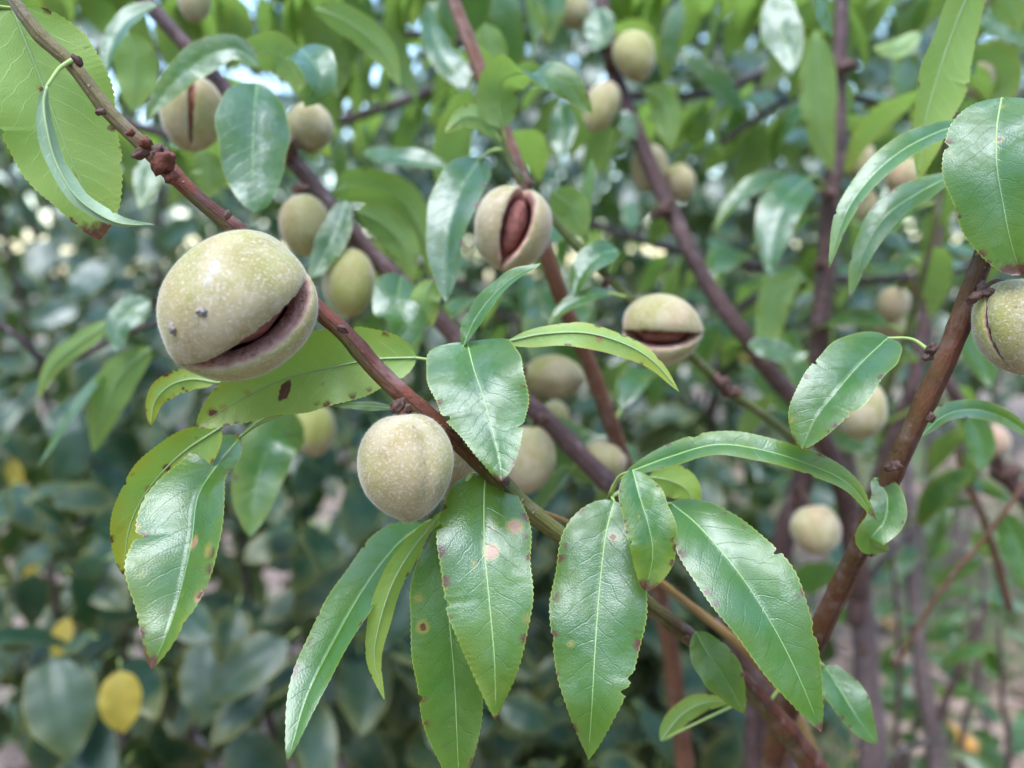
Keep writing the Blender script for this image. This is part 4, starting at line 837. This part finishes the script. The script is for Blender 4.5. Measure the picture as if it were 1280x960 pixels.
    for o, _, _ in hulls: o['green'] = green; o['blush'] = blush
    top = c + z * (L * 0.47)
    end = at(*stalk) if stalk else top + z * (L * 0.10)
    mid = (top + end) * 0.5 + z * (top - end).length * 0.15
    V, Q, A = tube(crom([tuple(top - z * L * 0.05), tuple(mid), tuple(end)], 8) - np.array(c), [0.0016, 0.0013, 0.0018], 8)
    link('stalk', mesh('stalk', V, Q, [M['bark_red']], None, A), root, c)
    if fuzz:
        for o, V, Fq in hulls:
            Pv, Pf = [], []; Fa = np.array([f for f in Fq if len(f) == 4]); V = np.asarray(V)
            ar = np.linalg.norm(np.cross(V[Fa[:, 2]] - V[Fa[:, 0]], V[Fa[:, 3]] - V[Fa[:, 1]]), axis=1); ar /= ar.sum()
            pick = rng.choice(len(Fa), size=fuzz, p=ar); q = Fa[pick]; ab = rng.random((fuzz, 2))
            P = (V[q[:, 0]] * (1-ab[:, :1]) + V[q[:, 1]] * ab[:, :1]) * (1-ab[:, 1:]) + (V[q[:, 3]] * (1-ab[:, :1]) + V[q[:, 2]] * ab[:, :1]) * ab[:, 1:]
            Nn = unit(np.cross(V[q[:, 2]] - V[q[:, 0]], V[q[:, 3]] - V[q[:, 1]])); S = unit(np.cross(Nn, rng.normal(size=(fuzz, 3))))
            h = rng.uniform(0.00025, 0.0007, (fuzz, 1)); tipp = P + Nn * h + rng.normal(size=(fuzz, 3)) * 0.00018
            W3 = np.stack([P - S * 0.000013, P + S * 0.000013, tipp], 1).reshape(-1, 3); idx = np.arange(fuzz * 3).reshape(-1, 3)
            fo = link('fuzz', mesh('fuzz', W3, idx, [M['fuzz']]), o, c); fo['kind'] = 'stuff'
    return root
almond('big downy almond hull gaping open on the foreground branch', 300, 385, .222, 194, 176, 146, (-.68, -.68, .28), (.46, -.66, .58), (6, 10), .5, .3, (368, 364, .238), fuzz=9000, sharp=True, group=None, thick=.38)
almond('round closed downy almond hanging under the foreground branch', 507, 582, .232, 134, 124, 116, (.08, -1, .10), (.55, .1, .8), None, .45, .25, (500, 510, .240), fuzz=12000, sharp=True, group=None)
almond('peach tinted almond half hidden behind the round closed one', 570, 575, .268, 100, 78, 76, (-.1, -1, .1), (-.6, 0, .8), None, .1, .8, (578, 545, .248))
almond('upright open almond showing its red inside', 640, 285, .335, 104, 92, 76, (-.28, -1, .05), (.14, .0, 1), (15, 13), .05, .3, (660, 236, .352), sharp=True, thick=.34)
almond('flattened open almond with a level red slit above the arching leaf', 825, 413, .35, 98, 84, 78, (1, -.05, .12), (.0, -.38, .92), (10, 10), .2, .45, (796, 388, .36), sharp=True, thick=.36)
almond('oval closed almond lying level behind the central leaf', 692, 471, .42, 76, 56, 56, (1, -.1, .1), (.1, -.5, .85), None, .4, .35, (655, 462, .40))
almond('pale almond peeping out right of the central leaf tip', 662, 572, .40, 82, 66, 62, (-.05, -1, .1), (.8, 0, .5), None, .3, .3, (676, 526, .40))
almond('small almond with a dark end beside the purplish branch', 755, 577, .42, 58, 56, 52, (.45, -.6, .5), (.8, .3, .4), None, .35, .4, (752, 594, .407))
almond('faint green almond behind the purplish branch near the oval one', 692, 522, .50, 44, 40, 40, (.3, -1, .2), (.5, 0, .8), None, .6, .2)
almond('cracked almond with a dark line beside the blue leaf', 240, 142, .372, 94, 76, 72, (.02, -1, .1), (.35, .12, .9), (4, 4), .3, .2, (262, 82, .396))
almond('small round almond on the purplish branch right of the blue leaf', 387, 160, .40, 58, 62, 58, (.1, -1, .3), (.6, 0, .8), None, .3, .3, (362, 190, .40))
almond('ribbed almond hanging right under the purplish branch near the big one', 380, 281, .39, 76, 64, 62, (.06, -1, .1), (-.1, 0, 1), None, .4, .35, (376, 240, .40))
almond('greenish almond just right of the big gaping one', 436, 352, .39, 86, 66, 64, (-.02, -1, .1), (.15, 0, 1), None, .75, .3, (430, 274, .40))
almond('green almond near the top edge on the upper middle branch', 793, 70, .52, 64, 52, 50, (.3, -1, .1), (.9, 0, .2), None, .6, .15, (768, 60, .55))
almond('slim almond below the silvery bent leaf', 752, 133, .52, 66, 42, 46, (-.35, -1, .1), (-.8, 0, .5), None, .5, .2, (772, 100, .54))
almond('almond split by the upper middle branch in front of it', 812, 210, .555, 60, 46, 46, (0, -1, .1), (.6, 0, .7), None, .3, .3)
almond('small almond right of the upper middle branch', 849, 228, .55, 46, 40, 40, (.3, -1, .1), (.6, 0, .7), None, .4, .3, (832, 258, .53))
almond('green downy almond cut off by the right edge', 1270, 406, .238, 118, 98, 90, (.12, -1, .12), (-.93, .1, .25), (2.5, 2.5), .8, .15, (1232, 364, .240), fuzz=7000, sharp=True, group=None)
almond('pale almond behind the two toned leaf', 1077, 512, .46, 74, 60, 58, (-.1, -1, .1), (.7, 0, .6), None, .25, .3)
almond('round cream almond at the lower right in front of the mauve trunk', 1020, 662, .50, 62, 60, 58, (.1, -1, .2), (.7, 0, .6), None, .2, .4, (992, 640, .6))
almond('small almond right of the upright brown branch', 1074, 201, .60, 52, 38, 38, (0, -1, .1), (.7, 0, .6), None, .5, .3, (1046, 180, .56))
almond('dim almond under the small one by the upright branch', 1076, 258, .62, 48, 40, 38, (0, -1, .1), (.7, 0, .6), None, .2, .7)
almond('dim rosy almond beside the arching narrow leaf', 1130, 222, .60, 50, 44, 40, (0, -1, .1), (.7, 0, .6), None, .3, .7)
almond('golden almond, upper of a pair behind the thick right branch', 1117, 380, .58, 44, 38, 36, (-.3, -1, .1), (.7, 0, .6), None, .2, .5, (1145, 380, .5))
almond('cream almond, lower of a pair behind the thick right branch', 1112, 408, .60, 38, 36, 36, (-.3, -1, .1), (.7, 0, .6), None, .2, .4)
almond('small pink almond at the right edge above the short branch', 1244, 550, .57, 40, 34, 34, (-.2, 1, .1), (.7, 0, .6), None, .0, 1.0, (1254, 588, .59))
almond('peach coloured almond on the olive twig at the upper right', 1222, 100, .50, 44, 38, 36, (0, -1, .1), (.7, 0, .6), None, .2, .6, (1202, 60, .46))
almond('blurred green almond in the shade left of the round closed one', 392, 538, .52, 64, 56, 54, (0, -1, .2), (.5, 0, .8), None, .9, .1)
almond('almond cut by the top edge near the purplish branch', 243, 2, .44, 50, 42, 40, (.1, -1, .1), (.5, 0, .8), None, .3, .3)
almond('dim almond high in the middle near the top edge', 718, 14, .58, 46, 40, 40, (.3, -1, .1), (.5, 0, .8), None, .5, .3)

from mathutils.bvhtree import BVHTree
BIG = bpy.data.objects['almond']
trees = []
for h in BIG.children:
    if h.name.startswith('hull_half'):
        o0 = wloc(h); trees.append(BVHTree.FromPolygons([v.co + o0 for v in h.data.vertices], [tuple(p.vertices) for p in h.data.polygons]))
def on_hull(px, py):
    dv = (at(px, py, 1.0) - CAM).normalized(); best = None
    for t in trees:
        hit = t.ray_cast(CAM, dv)
        if hit[0] is not None and (best is None or hit[3] < best[2]): best = (hit[0], hit[1] if hit[1].dot(dv) < 0 else -hit[1], hit[3])
    return best
def bead(name, label, px, py, r, mat, st, rough, cat):
    hit = on_hull(px, py)
    o = lump(name, hit[0] + hit[1] * r * st[2] * 0.15, r, mat, None, st, rough, 1.4, 3, axis=hit[1]); tag(o, label, cat, 'gum on the gaping almond')
bead('gum_crumb', 'grey gum crumb nearest the left edge of the gaping almond', 216, 411, .0012, 'crumb', (1, 1.3, .7), .8, 'gum crumb')
bead('gum_crumb', 'grey gum crumb beside the clear drop on the gaping almond', 253, 390, .0012, 'crumb', (1.4, .9, .7), .8, 'gum crumb')
bead('gum_drop', 'clear shining drop of gum on the face of the gaping almond', 244, 400, .0012, 'gum', (1, 1, .8), .1, 'gum drop')
def streak():
    V, Fq = [], []; n, m = 22, 9; c = None
    for i in range(n):
        t = i / (n - 1); cx, cy = 272 - 14 * t, 326 + 36 * t; w = (5 + 3 * math.sin(t * 9) + 1.5 * math.sin(t * 23)) * (math.sin(math.pi * min(1, t * 1.03)) ** 0.5) + 0.3
        for j in range(m):
            u = j / (m - 1) * 2 - 1; hit = on_hull(cx + u * w * 0.93, cy + u * w * 0.36); V.append(hit[0] + hit[1] * (0.00003 + 0.00012 * (1 - u * u) * math.sin(math.pi * t) ** 0.5))
    Fq = [(i*m+j, i*m+j+1, (i+1)*m+j+1, (i+1)*m+j) for i in range(n-1) for j in range(m-1)]
    c = V[len(V) // 2].copy(); o = link('gum_streak', mesh('gum_streak', [v - c for v in V], Fq, [M['gum']]), None, c)
    tag(o, 'pale dried gum streak near the top of the gaping almond', 'gum streak', 'gum on the gaping almond')
streak()
# fallen leaves one can pick out
for i, (px, py, lab, L) in enumerate(((1066, 944, 'orange fallen leaf at the bottom edge beside the mauve upright stem', .06), (1222, 938, 'orange fallen leaf in the bottom right corner', .075), (1108, 775, 'pale orange fallen leaf in front of the thin dark stem', .05))):
    ray = (at(px, py, 1.0) - CAM); k = -(CAM.z - 0.05) / ray.z; p = CAM + ray * k
    o = bpy.data.objects.new('fallen_leaf', tmesh('round', i, 'orange')); C.objects.link(o); o.location = p; o.scale = (L * p.y * 0.75,) * 3
    o.rotation_euler = leaf_rot((math.cos(i * 2.1), math.sin(i * 2.1), .2), (.1, -.6, 1)).to_euler(); tag(o, lab, 'fallen leaf', 'fallen leaves on the ground'); o['yel'] = .3; o['spots'] = .2; o['tip'] = 0.0
